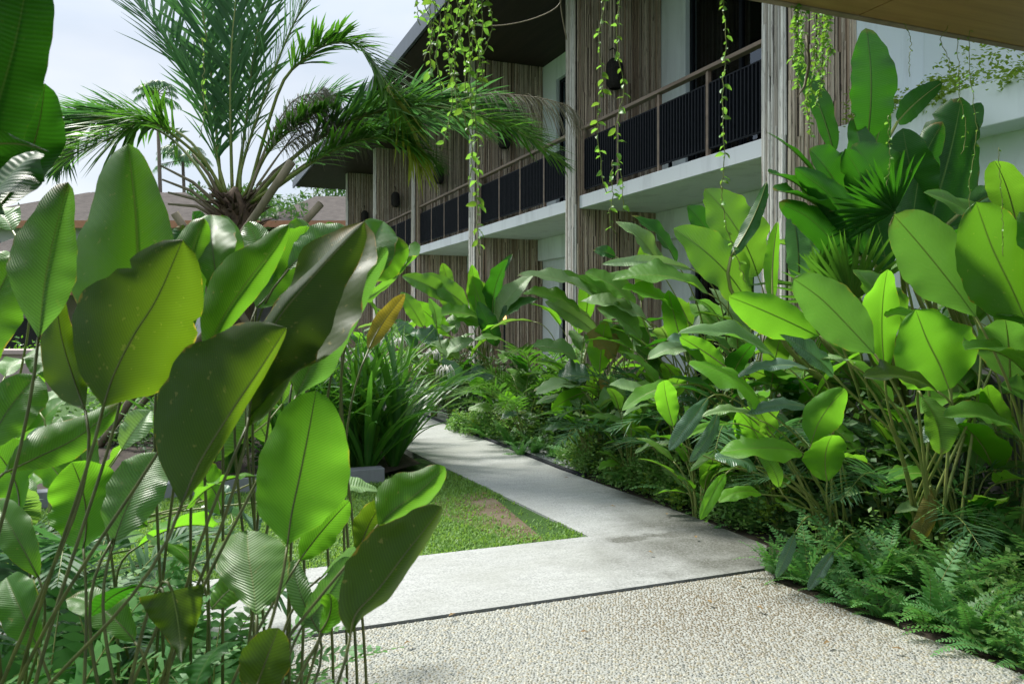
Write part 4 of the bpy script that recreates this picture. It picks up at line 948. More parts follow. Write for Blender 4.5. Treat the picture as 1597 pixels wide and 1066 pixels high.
fill = [
 (1.75, 7.9, 14, 1.5, .7, .2, 'leafy heliconia between the lower doorway and the nearest clad fin'),
 (2.35, 6.5, 14, 1.5, .7, .2, 'leafy heliconia behind the lime calathea leaves'),
 (1.9, 5.8, 14, 1.0, .55, .16, 'low heliconia in the shade behind the lime calathea'),
 (2.7, 5.4, 14, 1.1, .6, .18, 'shaded heliconia behind the long olive stems'),
 (1.35, 6.9, 14, .9, .5, .13, 'low broad-leaved plant halfway along the path bed'),
 (.95, 7.9, 14, .9, .5, .13, 'low broad-leaved plant beside the fern-covered path edge'),
 (.35, 10.2, 14, 1.3, .55, .15, 'broad-leaved plant behind the small palm at the gravel'),
 (-.1, 11.5, 14, 1.1, .5, .15, 'broad-leaved plant at the foot of the second clad fin'),
 (-1.2, 12.3, 16, 1.1, .5, .17, 'bushy plant left of the central heliconia clump'),
 (-1.9, 13.8, 16, 1.3, .5, .17, 'farthest bushy broad-leaved plant below the third balcony'),
 (-2.6, 15.4, 16, 1.5, .5, .17, 'heliconia below the fourth balcony, mostly hidden'),
 (3.4, 5.2, 16, 1.9, .7, .24, 'shaded broad-leaved plant at the grey plinth wall'),
 (3.1, 4.9, 14, 1.5, .6, .22, 'broad-leaved plant behind the rightmost olive stems'),
 (3.75, 5.6, 16, 2.3, .8, .26, 'tall dark broad-leaved plant at the right frame edge'),
 (2.9, 6.2, 16, 2.0, .8, .22, 'broad-leaved plant in front of the near clad fin'),
 (2.2, 7.6, 16, 1.9, .7, .2, 'broad-leaved plant against the lower wall of the near bay'),
 (1.5, 6.35, 14, 1.0, .5, .15, 'leafy plant behind the ferns at the widest part of the path'),
 (.75, 9.4, 14, 1.6, .6, .16, 'leafy heliconia right of the small palms'),
]
fill += [(2.35, 5.0, 16, .75, .38, .13, 'low bright broad-leaved plant between the olive stems and the ferns'), (2.7, 4.75, 14, .8, .4, .14, 'low broad-leaved plant behind the right ferns'), (1.85, 5.5, 16, .7, .36, .12, 'low leafy plant behind the path corner ferns'), (1.4, 6.0, 16, .65, .34, .10, 'low leafy plant at the path edge near the corner'), (1.05, 7.1, 16, .75, .36, .11, 'bright low leafy plant at the middle of the path edge'), (.75, 7.8, 16, .75, .34, .10, 'bright low leafy plant near the gravel end'), (2.0, 6.4, 18, 1.4, .55, .17, 'bright heliconia in the middle of the right bed'), (1.55, 7.4, 18, 1.3, .5, .16, 'bright heliconia below the nearest balcony left end'), (.9, 8.8, 18, 1.3, .5, .15, 'bright heliconia before the lower doorway'), (-.9, 11.9, 18, 1.5, .5, .17, 'bright heliconia left of centre behind the path bend'), (-1.5, 12.8, 18, 1.7, .5, .17, 'heliconia below the third balcony'), (-2.3, 4.0, 14, .7, .4, .16, 'bright low broad-leaved plant on the lawn edge behind the dark stems'), (-3.1, 4.6, 14, .9, .45, .17, 'low broad-leaved plant left of the kerb end'), (-2.9, 3.3, 14, .8, .4, .15, 'bright low broad-leaved plant near the left frame edge'), (-3.9, 6.0, 14, 1.1, .5, .17, 'leafy plant in front of the pinkish wall')]
for i, (x, y, n, h, L, W, lb) in enumerate(fill): clump('heliconia_plant', V((x, y, 0)), lb, n, h, .35, L, W, HM, HEL, 50+i)

# ---- fronds (palms, ferns)
def frond_mesh(spine, nl, ll, wd, mats, up=V((0, 0, 1)), rach=.012, ang=55, seed=0, droop=.25, spread=(25, 75), rand=.15, prof=None, seg=3, taper_tip=.25, rachmat='stem', s0=.12):
    """feather frond along spine points (world); returns (rachis MB, leaflets mesh)"""
    rg = np.random.default_rng(seed)
    pts = np.array([tuple(p) for p in spine]); n = len(pts)
    tg = np.gradient(pts, axis=0); tg /= np.linalg.norm(tg, axis=1)[:, None]
    upv = np.array(up, float)
    sl = np.linspace(s0, .995, nl); vs = []; fs = []; cs = []; off = 0
    for s in sl:
        for sg in (-1, 1):
            ss = min(.999, max(0, s+rg.uniform(-.006, .006))); q = ss*(n-1); i = min(int(q), n-2); f = q-i
            p = pts[i]*(1-f)+pts[i+1]*f; t = tg[i]*(1-f)+tg[i+1]*f; t /= np.linalg.norm(t)
            nn = upv-t*upv.dot(t); nn /= np.linalg.norm(nn)+1e-6; sd = np.cross(t, nn)*sg
            e = math.radians(rg.uniform(*spread))       # angle of leaflet out of the frond plane
            lat = sd*math.cos(e)+nn*math.sin(e)
            a = math.radians(ang*(1-.35*s)+rg.uniform(-12, 12))
            d = t*math.cos(a)+lat*math.sin(a); d += rg.normal(0, rand, 3)*.5; d /= np.linalg.norm(d)
            pr = (math.sin(math.pi*min(1, (s-s0)/(1-s0)*.86+.14)**.8)**.55) if prof is None else prof(s)
            l = ll*max(.12, pr)*rg.uniform(.85, 1.1)
            wv = np.cross(d, nn); wv /= np.linalg.norm(wv)+1e-6; w_ = wd*rg.uniform(.8, 1.15)*max(.5, pr)
            r_ = rg.random(); rows = []
            for j in range(seg+1):
                x = j/seg; c = p+d*l*x+np.array([0, 0, -1.])*droop*l*x*x
                ww = w_*(.55+1.2*x if x < .35 else 1.0 if x < .6 else max(0, (1-x)/.4)**.8)
                if j == seg: rows += [c]
                else: rows += [c-wv*ww/2, c+wv*ww/2]
            vs.append(rows)
            for j in range(seg-1): fs.append(('q', (off+2*j, off+2*j+1, off+2*j+3, off+2*j+2)))
            fs.append(('t', (off+2*(seg-1), off+2*(seg-1)+1, off+2*seg)))
            m_ = 2*seg+1; off += m_; cs += [(.5, s, r_, 1)]*m_
    v = np.array([r for rows in vs for r in rows]); F4 = np.array([f for k_, f in fs if k_ == 'q']); F3 = np.array([f for k_, f in fs if k_ == 't'])
    lm = npmesh('leaflets', v, [F3, F4] if len(F4) else [F3], M[mats], False, None, np.array(cs))
    rm = MB(); rm.tube(pts, np.linspace(rach, rach*.18, n), 5)
    return rm.mesh('rachis', M[rachmat]), lm
def palm_frond(palm, path, Y, ll, wd, mat, nl=62, up=(0, -.2, 1), label=None, **k):
    if isinstance(Y, (int, float)): Y = [Y]*len(path)
    pts = catmull([P(a, b_, y) for (a, b_), y in zip(path, Y)], 24)
    rm, lm = frond_mesh(pts, nl, ll, wd, mat, V(up), **k)
    f = link('frond', rm, palm, -palm.location); l = link('leaflets', lm, f); l['kind'] = 'stuff'
    if label: f['label'] = label
    return f
# date palm left of centre
DP = P(368, 330, 9.0); DP.z = 0
dp = empty('date_palm', DP, 0, 'large feather-leaved date palm rising behind the left foreground leaves', 'palm tree')
def px(l, Y=9.0): return [P(a, b_, Y)-DP for a, b_ in l]
m_ = MB(); zz = np.linspace(0, P(0, 345, 9).z, 30); m_.tube([(0, 0, z) for z in zz], [.20+.015*math.sin(i*2.1) for i in range(30)], 14); m_.build('trunk', M['fibre'], dp)
m_ = MB(); z0 = P(0, 350, 9).z
m_.tube([(0, 0, z0-.1), (0, 0, z0+.05), (-.02, 0, z0+.2), (-.02, 0, z0+.32), (0, 0, z0+.42)], [.16, .19, .15, .09, .03], 14)
rb_ = random.Random(5)
for i in range(130):
    a = rb_.uniform(0, 6.28); z = z0+rb_.uniform(-.15, .30); r = .17; el = rb_.uniform(.2, 1.1); l = rb_.uniform(.10, .35)
    b0 = V((math.cos(a)*r*.7, math.sin(a)*r*.7, z)); d = V((math.cos(a)*math.cos(el), math.sin(a)*math.cos(el), math.sin(el)))
    m_.tube([b0, b0+d*l*.6, b0+d*l+V((0, 0, -.02))], [.022, .014, .003], 5)
m_.build('crown_fibre', M['fibre'], dp)
FR = [
 ([(352,300),(340,255),(315,150),(263,68),(205,-10),(150,-60)], 9.0, .72, .042, 'palm', (1, -.3, .6)),
 ([(362,300),(360,220),(360,100),(368,0),(380,-120),(400,-200)], 9.1, .66, .042, 'palm', (-.4, -1, .3)),
 ([(345,300),(335,180),(322,60),(300,-60),(270,-150)], 9.4, .66, .04, 'palm', (.5, -1, .3)),
 ([(374,300),(378,255),(413,150),(452,50),(492,-20),(530,-70)], 9.0, .60, .042, 'palm', (-1, -.3, .6)),
 ([(368,300),(385,180),(400,60),(430,-50),(470,-120)], 9.5, .62, .04, 'palm', (-.5, -1, .4)),
 ([(345,300),(323,257),(263,205),(225,190),(180,213),(113,240),(60,268)], [9,8.9,8.6,8.4,8.2,8.1,8.0], .70, .042, 'palmgreen', (0, -.2, 1)),
 ([(340,310),(300,250),(250,205),(180,185),(110,190),(55,215)], [9,9.2,9.4,9.6,9.7,9.8], .62, .04, 'palmgreen', (0, .3, 1)),
 ([(350,300),(290,215),(200,180),(120,200),(85,270)], [9,9.2,9.3,9.3,9.3], .6, .04, 'palm', (0, .2, 1)),
 ([(385,310),(410,220),(440,130),(475,92),(510,70),(558,70),(603,131),(628,185),(650,240)], [9,8.9,8.8,8.7,8.6,8.5,8.4,8.3,8.3], .58, .042, 'palmgreen', (.3, -.3, 1)),
 ([(390,320),(430,275),(475,233),(550,188),(644,165),(738,178),(813,208),(886,262)], [9,8.9,8.8,8.6,8.5,8.4,8.3,8.2], .74, .046, 'palmgreen', (0, -.3, 1)),
 ([(390,318),(440,262),(500,212),(570,178),(650,158),(730,160),(790,185),(840,225)], [9,8.8,8.7,8.7,8.8,8.9,9,9], .62, .044, 'palm', (0, .2, 1)),
 ([(388,318),(445,280),(510,240),(580,215),(640,225),(690,262)], [9,8.7,8.5,8.4,8.3,8.3], .55, .042, 'palmgreen', (0, -.2, 1)),
 ([(390,325),(437,289),(531,226),(610,195),(690,190),(780,215)], [9,9.1,9.3,9.5,9.6,9.6], .52, .038, 'palm', (0, .1, 1)),
 ([(385,310),(410,250),(450,190),(510,150),(580,160),(640,190)], [9,9.2,9.4,9.6,9.8,9.9], .5, .038, 'palm', (0, .1, 1)),
 ([(378,310),(420,235),(478,185),(520,165)], [9,8.8,8.6,8.4], .42, .03, 'palmgreen', (-.3, -.3, 1)),
]
for i, (pa_, Y, ll, wd, mt, up_) in enumerate(FR):
    palm_frond(dp, pa_, Y, ll*(1.2 if i < 5 else 1.05), wd*(1.0 if i < 5 else 1), mt, 88 if i < 5 else 125, up_, seed=i, droop=.12 if i < 5 else .22, spread=(-5, 32) if i < 5 else (-10, 55), ang=46 if i < 5 else 50, rach=.022, rachmat='stem', s0=.2 if i < 5 else .3)
palm_frond(dp, [(603,131),(628,185),(648,235),(655,262)], 8.3, .42, .03, 'palmyel', 22, (.5, -1, .3), seed=40, droop=.5, spread=(0, 50), ang=30, rach=.008, s0=.0, label='yellowing frond tip hanging before the clad fin')
for i, pa_ in enumerate(([(385,310),(410,240),(440,180),(470,150),(520,150),(560,180)], [(385,310),(425,210),(460,170),(500,165),(540,200)], [(640,185),(740,150),(820,150),(885,165),(900,185)], [(395,300),(440,235),(480,180),(500,140),(515,150)], [(400,290),(450,225),(500,200),(545,190),(580,215)])):
    palm_frond(dp, pa_, 8.7, .36, .013, 'deadpalm', 85, (0, -.2, 1), seed=60+i, droop=1.0, spread=(-40, 40), ang=60, rach=.011, s0=.25, rachmat='pole', label='thin dry grey frond')
for i, (a, b_) in enumerate((((250,258),(352,330)), ((253,280),(345,335)), ((262,300),(345,340)), ((262,318),(350,345)), ((300,240),(352,325)), ((440,262),(385,325)), ((470,235),(385,320)), ((492,245),(392,335)))):
    m_ = MB(); p0 = P(*b_, 9)-DP; p1 = P(*a, 8.9)-DP; mid = (p0+p1)/2+V((0, 0, .07)); m_.tube([p0, mid, p1], [.03, .02, .012], 6); m_.build('old_frond_stalk', M['pole'], dp)
for i, (a, b_, r, lb) in enumerate((((455,252),(365,385),.042,'thick weathered bamboo prop leaning right beside the palm crown'), ((500,318),(440,385),.036,'shorter weathered bamboo prop right of the palm'), ((272,332),(330,420),.038,'dark prop stub leaning left below the palm crown'))):
    m_ = MB(); p0 = P(*a, 8.2); p1 = P(*b_, 8.4); d = (p1-p0); p2 = p0+d*(p0.z/(-d.z)); L_ = [p0.lerp(p2, t) for t in np.linspace(0, 1, 13)]
    m_.tube(L_, [r*(1.12 if j % 3 == 0 else 1) for j in range(13)], 10); tag(m_.build('bamboo_pole', M['pole']), lb, 'pole', 'bamboo props by the palm')

# small palms & fan palm on the right
def small_palm(root, label, n, L, ll, mat, seed, hh=.4, name='palm_shrub', wd=.022, nl=36, group='small feathery palms'):
    root = V(root); p = empty(name, root, 0, label, 'palm', group); rg = random.Random(seed)
    for i in range(n):
        az = i*2.399+rg.uniform(-.3, .3); u = V((math.cos(az), math.sin(az), 0)); l = L*rg.uniform(.7, 1.1); el = rg.uniform(.5, 1.35)
        p0 = root+V((0, 0, hh*.2)); p1 = p0+(u*math.cos(el)+V((0, 0, math.sin(el))))*l*.5; p2 = p1+(u*math.cos(el*.6)+V((0, 0, math.sin(el*.5))))*l*.3; p3 = p2+(u+V((0, 0, -.25)))*l*.3
        rm, lm = frond_mesh(catmull([p0, p1, p2, p3], 14), nl, ll, wd, mat, V((0, 0, 1)), rach=.007, seed=seed*9+i, spread=(0, 35), ang=60, droop=.2, s0=.3)
        f = link('frond', rm, p, -root); q = link('leaflets', lm, f); q['kind'] = 'stuff'
    return p
small_palm((.15, 9.5, 0), 'feathery small palm between the two lime calatheas', 12, 1.25, .26, 'palmgreen', 3)
small_palm((.35, 10.2, 0), 'bright feathery palm before the lower doorway', 12, 1.7, .3, 'palmgreen', 4)
small_palm((1.25, 7.6, 0), 'feathery palm among heliconias behind the path edge ferns', 12, 1.35, .28, 'palm', 5)
small_palm((1.75, 6.2, 0), 'dark feathery palm in the middle of the right bed', 10, 1.5, .3, 'palm', 6)
small_palm((2.55, 5.1, 0), 'thin-leaved palm in deep shade between the olive stems', 12, 1.2, .28, 'palm', 7, wd=.014)
small_palm((-1.75, 3.2, 0), 'small dark palm behind the stems at the lower left', 12, 1.0, .24, 'palm', 8)
small_palm((-2.4, 3.3, 0), 'dark palm by the left frame edge', 12, 1.1, .24, 'palm', 9)
def fan_palm(center, R_, root, label, face, seed, arc=(-20, 200), n=26, mat='palm'):
    root = V(root); p = empty('fan_palm', root, 0, label, 'palm', 'fan palms in the right bed'); rg = random.Random(seed)
    for li, (c, a0, a1, r, tilt) in enumerate(center):
        c = V(c); m = MB(); fx = V((1, 0, 0)); fy = V((0, tilt, 1)).normalized(); nn = fx.cross(fy)
        for i in range(n):
            a = math.radians(a0+(a1-a0)*i/(n-1)+rg.uniform(-2, 2)); d = fx*math.cos(a)+fy*math.sin(a); l = r*rg.uniform(.85, 1.05)
            T = c+d*l+V((0, 0, -.10*l))+nn*rg.uniform(-.05, .05)
            v, F, u2, c_, *_ = blade(c, T, nn*-1, .036, 'lan', .03, .5, 0, 8, 1, seed*50+i+li*100); m.add(v, F, c_, u2)
        o = m.build('fan_leaf', M[mat], p); o.location = -root
        stem(p, root, c, (c-root), .012, .007)
fan_palm([(P(1395,330,5.4), 80, 215, .46, -.5)], .6, (3.0, 5.6, 0), 'dark fan palm leaf radiating left of the wide banana leaves', None, 1, mat='ban')
fan_palm([(P(1330,470,5.2), 40, 175, .55, -.3), (P(1285,440,5.3), 10, 130, .30, -.3)], .5, (2.55, 5.5, 0), 'green fan palm above the grey-green calathea leaf', None, 2, mat='palmgreen')

# ---- ferns: shared frond meshes
def fern_proto(seed, mat, L=.42, ll=.06, wd=.017, curve=.5):
    pts = [V((0, 0, 0))]
    for i in range(1, 13):
        t = i/12; el = 1.15-1.5*curve*t*1.4; pts.append(pts[-1]+V((math.cos(el), 0, math.sin(el)))*L/12)
    rm, lm = frond_mesh(pts, 21, ll, wd, mat, V((0, 0, 1)), rach=.0025, seed=seed, spread=(0, 14), ang=82, droop=.15, rand=.06, seg=2, s0=.1,
                        prof=lambda s: (1-s)**.55*min(1, .5+2.2*s))
    return rm, lm
FP = [fern_proto(i, 'fern', .46, .078, .028, .4+.1*i) for i in range(4)]+[fern_proto(9+i, 'fernblue', .48, .088, .030, .4+.12*i) for i in range(4)]
def fern(root, size, n, label, seed, kinds=(0, 8), group='sword ferns'):
    rg = random.Random(seed); p = empty('sword_fern', root, 0, label, 'fern', group)
    for i in range(n):
        rm, lm = FP[rg.randrange(*kinds)]
        f = link('frond', rm, p); f.rotation_euler = (rg.uniform(-.35, .35), rg.uniform(-.5, .35), i*2.399+rg.uniform(-.4, .4)); s = size*rg.uniform(.7, 1.2); f.scale = (s, s, s)
        q = link('leaflets', lm, f); q['kind'] = 'stuff'
    return p
rf_ = random.Random(21)
edge = [G(1205, 905), G(1330, 955), G(1470, 1003), G(1597, 1052), V((2.5, 2.9, 0))]
def near_label(i, n, where): 
    ords = ['first', 'second', 'third', 'fourth', 'fifth', 'sixth', 'seventh', 'eighth', 'ninth', 'tenth', 'eleventh', 'twelfth', 'thirteenth', 'fourteenth', 'fifteenth', 'sixteenth', 'seventeenth', 'eighteenth', 'nineteenth', 'twentieth']
    return f'{ords[i]} sword fern from the left {where}'
fl = []
for i in range(13):
    t = i/12*3.999; k = int(t); a = edge[k].lerp(edge[k+1], t-k); inw = V((.92, .38, 0))
    fl.append(a+inw*rf_.uniform(-.02, .12))
for i, a in enumerate(fl): fern(a, rf_.uniform(.6, .95), 13, near_label(i, 13, 'in the row spilling onto the pebble paving'), 300+i)
for i in range(12):
    t = i/11*3.999; k = int(t); a = edge[k].lerp(edge[k+1], t-k)+V((.92, .38, 0))*rf_.uniform(.35, .65)
    fern(a, rf_.uniform(.9, 1.25), 13, near_label(i, 12, 'in the second row behind the paving edge'), 400+i)
for i in range(8):
    t = i/7*3.999; k = int(t); a = edge[k].lerp(edge[k+1], t-k)+V((.92, .38, 0))*rf_.uniform(.95, 1.3)
    fern(a, rf_.uniform(1.3, 1.8), 13, near_label(i, 8, 'in the third, shaded row under the calathea stems'), 500+i)
pe = [G(1196, 850), G(1100, 812), G(1000, 776), G(930, 752), G(880, 728)]
for i in range(12):
    t = i/11*3.999; k = int(t); a = pe[k].lerp(pe[k+1], t-k)+V((.9, .4, 0))*rf_.uniform(.02, .4)
    fern(a, rf_.uniform(.6, 1.1), 11, near_label(11-i, 12, 'along the right edge of the concrete path'), 600+i)
for i, (x, y, s) in enumerate([(-1.55,2.75,1.1),(-1.25,2.5,1.0),(-1.0,2.7,.9),(-.85,2.4,.8),(-1.4,2.3,1.1),(-1.75,2.45,1.3),(-1.15,3.0,.9),(-1.6,3.1,1.1),(-.75,2.15,.7),(-1.05,2.15,.9),(-1.95,2.8,1.3),(-1.35,1.8,1.3)]):
    fern(V((x, y, 0)), s*1.6, 15, near_label(i, 12, 'under the stems at the lower left') if i else 'bluish fern at the bottom left corner', 700+i, (0, 5))
for i, (x, y, s) in enumerate([(.25,8.9,.9),(.0,9.4,.9),(-.3,9.9,.9),(.45,8.6,.8),(.1,8.7,.7)]): fern(V((x, y, 0)), s, 11, near_label(i, 5, 'in the small bed by the gravel patch'), 800+i)

# ---- ground cover (uncountable small leaves)
def cover(name, samples, n, size, mat, seed, label, h=.25, cat='ground cover'):
    rg = np.random.default_rng(seed); S = np.array(samples)            # rows x, y, radius, height
    k = rg.integers(0, len(S), n); a = rg.uniform(0, 6.28, n); r = np.sqrt(rg.random(n))
    x = S[k, 0]+np.cos(a)*r*S[k, 2]; y = S[k, 1]+np.sin(a)*r*S[k, 2]; z = S[k, 3]*np.sqrt(np.clip(1-r*r, 0, 1))*rg.uniform(.35, 1.05, n)+.02
    p = np.stack([x, y, z], 1); d = rg.normal(0, 1, (n, 3)); d[:, 2] = np.abs(d[:, 2])*.4; d /= np.linalg.norm(d, axis=1)[:, None]
    up_ = rg.normal(0, .45, (n, 3)); up_[:, 2] += 1; sd = np.cross(d, up_); sd /= np.linalg.norm(sd, axis=1)[:, None]; nn = np.cross(sd, d)
    l = size*rg.uniform(.6, 1.3, n)[:, None]; w_ = l*rg.uniform(.25, .36, n)[:, None]
    v = np.stack([p, p+d*l*.45-sd*w_+nn*l*.08, p+d*l*.5, p+d*l*.45+sd*w_+nn*l*.08, p+d*l], 1).reshape(-1, 3)
    off = (np.arange(n)*5)[:, None]; F = np.concatenate([off+np.array([[0, 1, 2]]), off+np.array([[0, 2, 3]]), off+np.array([[1, 4, 2]]), off+np.array([[2, 4, 3]])])
    c = np.stack([np.full(n*5, .5), np.zeros(n*5), np.repeat(rg.random(n)**1.3, 5), np.ones(n*5)], 1)
    return tag(link(name, npmesh(name, v, [F], M[mat], False, None, c)), label, cat, kind='stuff')
S = []
for i in range(130):
    t = rf_.random()*3.999; k = int(t); a = pe[k].lerp(pe[k+1], t-k)+V((.92, .38, 0))*(.0+.8*rf_.random()**1.5); S.append((a.x, a.y, rf_.uniform(.08, .2), rf_.uniform(.14, .5)))
cover('ground_cover', S, 24000, .036, 'gc', 1, 'mixed small-leaved ground cover spilling over the right edge of the path')
S2 = [(x+rf_.uniform(-.1, .1), y+rf_.uniform(-.1, .1), r*.6, h) for x, y, r, h in S[:30]]; cover('ground_cover', S2, 2600, .045, 'gcy', 2, 'yellow-green small leaves scattered in the path-edge ground cover')
S3 = []
for i in range(60):
    x = rf_.uniform(-.75, .62); y = 10.55-1.28*(x+.75)+rf_.uniform(0, .8); S3.append((x, y, rf_.uniform(.12, .25), rf_.uniform(.15, .45)))
cover('ground_cover', S3, 11000, .042, 'gc', 3, 'small-leaved ground cover in the bed between gravel and path bend')
cover('ground_cover', [(x, y, r*.5, h*1.1) for x, y, r, h in S3[:14]], 1100, .05, 'gcy', 4, 'lime-leaved sprigs in the bed at the path bend')
S4 = []
for i in range(70):
    t = rf_.random()*3.999; k = int(t); a = edge[k].lerp(edge[k+1], t-k)+V((.92, .38, 0))*rf_.uniform(-.02, .9); S4.append((a.x, a.y, rf_.uniform(.08, .2), rf_.uniform(.1, .38)))
cover('ground_cover', S4, 9000, .035, 'gc', 5, 'small dark leaves between the ferns at the paving edge')
S5 = [(rf_.uniform(-5, -1.6), rf_.uniform(7.6, 12), rf_.uniform(.2, .4), rf_.uniform(.3, .75)) for _ in range(80)]
cover('ground_cover', S5, 12000, .06, 'tree', 6, 'dark shrub leaves filling the bed behind the lilies')
S6 = [(-1.05+rf_.uniform(-1.3, .35), 2.6+rf_.uniform(-.6, .65), rf_.uniform(.1, .2), rf_.uniform(.1, .3)) for _ in range(50)]
cover('ground_cover', S6, 9000, .03, 'gc', 7, 'small fine leaves between the ferns at the lower left')
S7 = []
for i in range(160):
    y = rf_.uniform(5.0, 15); S7.append((5.2-.41*y-rf_.uniform(0, 1.1), y, rf_.uniform(.25, .4), rf_.uniform(.4, 1.1)))
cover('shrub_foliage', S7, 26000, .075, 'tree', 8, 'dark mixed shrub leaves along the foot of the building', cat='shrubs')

# ---- spider lilies
LM = ['lily']*4+['hel']
def lily(root, n, h, seed, label):
    rg = random.Random(seed); p = empty('spider_lily', root, 0, label, 'plant', 'strap-leaved spider lilies')
    for i in range(n):
        az = i*2.399+rg.uniform(-.4, .4); u = V((math.cos(az), math.sin(az), 0)); l = h*rg.uniform(.55, 1.1); el = rg.uniform(.55, 1.45)
        B = V(root)+u*.05; T = B+(u*math.cos(el)+V((0, 0, math.sin(el))))*l
        nn = V((0, 0, 1))*math.cos(el)-u*math.sin(el)
        leaf(p, LM[rg.randrange(5)], B, T, nn, rg.uniform(.052, .08), None, prof='strap', bow=rg.uniform(.08, .24), fold=.35, wave=.0, nu=12, nv=1, rib=0, seed=seed*77+i, twist=rg.uniform(-.6, .6))
    return p
ll_ = [(-1.15,7.75,'nearest the path corner'),(-1.5,7.7,'second from the right at the kerb'),(-1.85,7.6,'third from the right at the kerb'),(-2.2,7.45,'fourth from the right at the kerb'),(-2.6,7.4,'leftmost at the kerb'),
       (-1.2,8.4,'overhanging the path, second row'),(-1.6,8.35,'middle of the second row'),(-2.0,8.3,'left of the middle in the second row'),(-2.45,8.2,'leftmost in the second row'),
       (-1.5,9.1,'overhanging the far path'),(-1.95,9.1,'in the third row behind the flowers'),(-1.7,9.9,'farthest along the path'),(-1.35,7.45,'leaning over the kerb corner'),(-2.0,7.15,'leaning over the kerb in the middle'),(-2.4,9.0,'farthest left in the third row'),(-3.0,7.5,'behind the dark stems near the kerb')]
for i, (x, y, w_) in enumerate(ll_): lily(V((x, y, .1)), 38, 1.35, 900+i, 'strap-leaved spider lily '+w_)
def flower(pxy, Y, label, seed):
    T = P(*pxy, Y); root = V((T.x-.55, T.y-.1, .1)); p = empty('lily_flower', root, 0, label, 'flower', 'white spider lily blooms'); rg = random.Random(seed)
    m = MB(); m.tube([(0, 0, 0), (0.12, 0, T.z*.55), tuple(T-root)], .008, 6); m.build('stalk', M['stem'], p)
    for i in range(26):
        a = rg.uniform(0, 6.28); el = rg.uniform(.1, 1.2); u = V((math.cos(a), math.sin(a), 0)); r = rg.uniform(.07, .12); c = T-root
        m = MB(); m.tube([c, c+u*r*.5+V((0, 0, r*math.sin(el)*.7)), c+u*r*.9+V((0, 0, r*.1)), c+u*r*1.05-V((0, 0, r*.75))], [.003, .0035, .003, .0015], 4); m.build('petal', M['petal'], p)
for i, (q_, Y, lb) in enumerate((((591,536),8.6,'largest white spider lily bloom'), ((622,534),9.0,'white spider lily bloom right of the largest'), ((568,560),8.2,'white bloom below and left of the largest one'), ((695,578),9.0,'rightmost drooping white bloom by the path'), ((674,552),9.4,'small white bloom on a bent stalk'))): flower(q_, Y, lb, i)

# ---- vines hanging from the canopy edge
def vleaf_mesh(seed, mat, L=.042):
    v, F, u2, c_, *_ = blade((0, 0, 0), (L, 0, 0), (0, 0, 1), L*.5, 'oval', .1, .3, .02, 6, 1, seed)
    return npmesh('leaf', v, F, M[mat], True, u2, c_)
VL = [vleaf_mesh(i, 'vine' if i < 4 else 'vinedark') for i in range(6)]
def vine(pxs, Y, nleaf, seed, label, size=1.0, wob=.015, kinds=(0, 6), bare=.0, r=.0017):
    rg = random.Random(seed); pts = catmull([P(a, b_, Y) for a, b_ in pxs], 30); root = pts[0]
    pts = [p+V((rg.uniform(-1, 1), rg.uniform(-1, 1), 0))*wob*.3 for p in pts]
    size *= 1.02; p = empty('hanging_vine', root, 0, label, 'vine', 'leafy vines hanging from the canopy')
    m = MB(); m.tube([q-root for q in pts], r, 4); m.build('vine_stem', M['stemdark'] if bare > .8 else M['stem'], p)
    for i in range(nleaf):
        s = (i+rg.random()*1.6)/(nleaf+1.7)*(len(pts)-1.001); k = int(s); c = pts[k].lerp(pts[k+1], s-k)-root
        o = link('leaf', VL[rg.randrange(*kinds)], p, c); sc_ = size*rg.uniform(.35, 1.05); o.scale = (sc_, sc_, sc_)
        o.rotation_euler = (rg.uniform(-.9, .9)+R(35), rg.uniform(.1, 1.0), i*2.6+rg.uniform(-.8, .8))
def sw(x0, y0, y1, amp=8, n=5, seed=0):
    rg = random.Random(seed); return [(x0+rg.uniform(-amp, amp), y0+(y1-y0)*i/(n-1)) for i in range(n)]
VY = 2.75
vs = [
 (sw(745,-90,398,9,7,1), VY, 62, 'longest vine of the thick bunch, reaching below the second balcony rail', 1.05),
 (sw(725,-90,300,14,6,2), VY-.1, 44, 'vine in the middle of the thick bunch over the roof edge', 1.0),
 (sw(700,-90,235,14,6,3), VY, 36, 'vine left of the middle in the thick bunch', 1.0),
 (sw(680,-90,130,12,5,4), VY-.1, 26, 'short vine at the left of the thick bunch', 1.0),
 (sw(664,-90,85,10,4,5), VY, 18, 'shortest leftmost vine of the thick bunch', .95),
 (sw(740,-90,160,12,5,6), VY+.05, 34, 'vine curling at the right of the thick bunch', 1.0),
 (sw(715,-90,170,14,5,7), VY+.1, 34, 'leafy vine near the top of the thick bunch', .95),
 (sw(938,-60,300,7,7,8), 3.0, 40, 'vine hanging left of the cane lantern', .95),
 (sw(968,-60,330,7,7,9), 3.0, 42, 'vine hanging right of the cane lantern', .95),
 (sw(955,250,365,8,5,10), 3.0, 14, 'thin vine tip below the nearest balcony slab', .8),
 (sw(1128,-40,300,5,7,11), 3.15, 44, 'long vine crossing the middle of the nearest balcony', .95),
 ([(1125,290),(1130,340),(1145,390),(1162,440)], 3.15, 14, 'vine tip with pale leaves before the bright heliconia', .7),
]
for i in range(9): vs.append((sw(655+i*13, -95, (40,95,150,120,190,150,210,140,90)[i], 10, 5, 50+i), VY-.05+.03*(i%3), 24, ('far left','left','mid left','inner left','central','inner right','mid right','right','far right')[i]+' strand in the upper part of the thick vine bunch', .85))
for i in range(7): vs.append((sw(1238+i*9, 0, (95, 140, 175, 215, 170, 120, 105)[i], 7, 5, 20+i), 3.3+.03*i, 78, ('leftmost','second','third','fourth and longest','fifth','sixth','rightmost')[i]+' vine of the pale bunch on the right clad fin', .72))
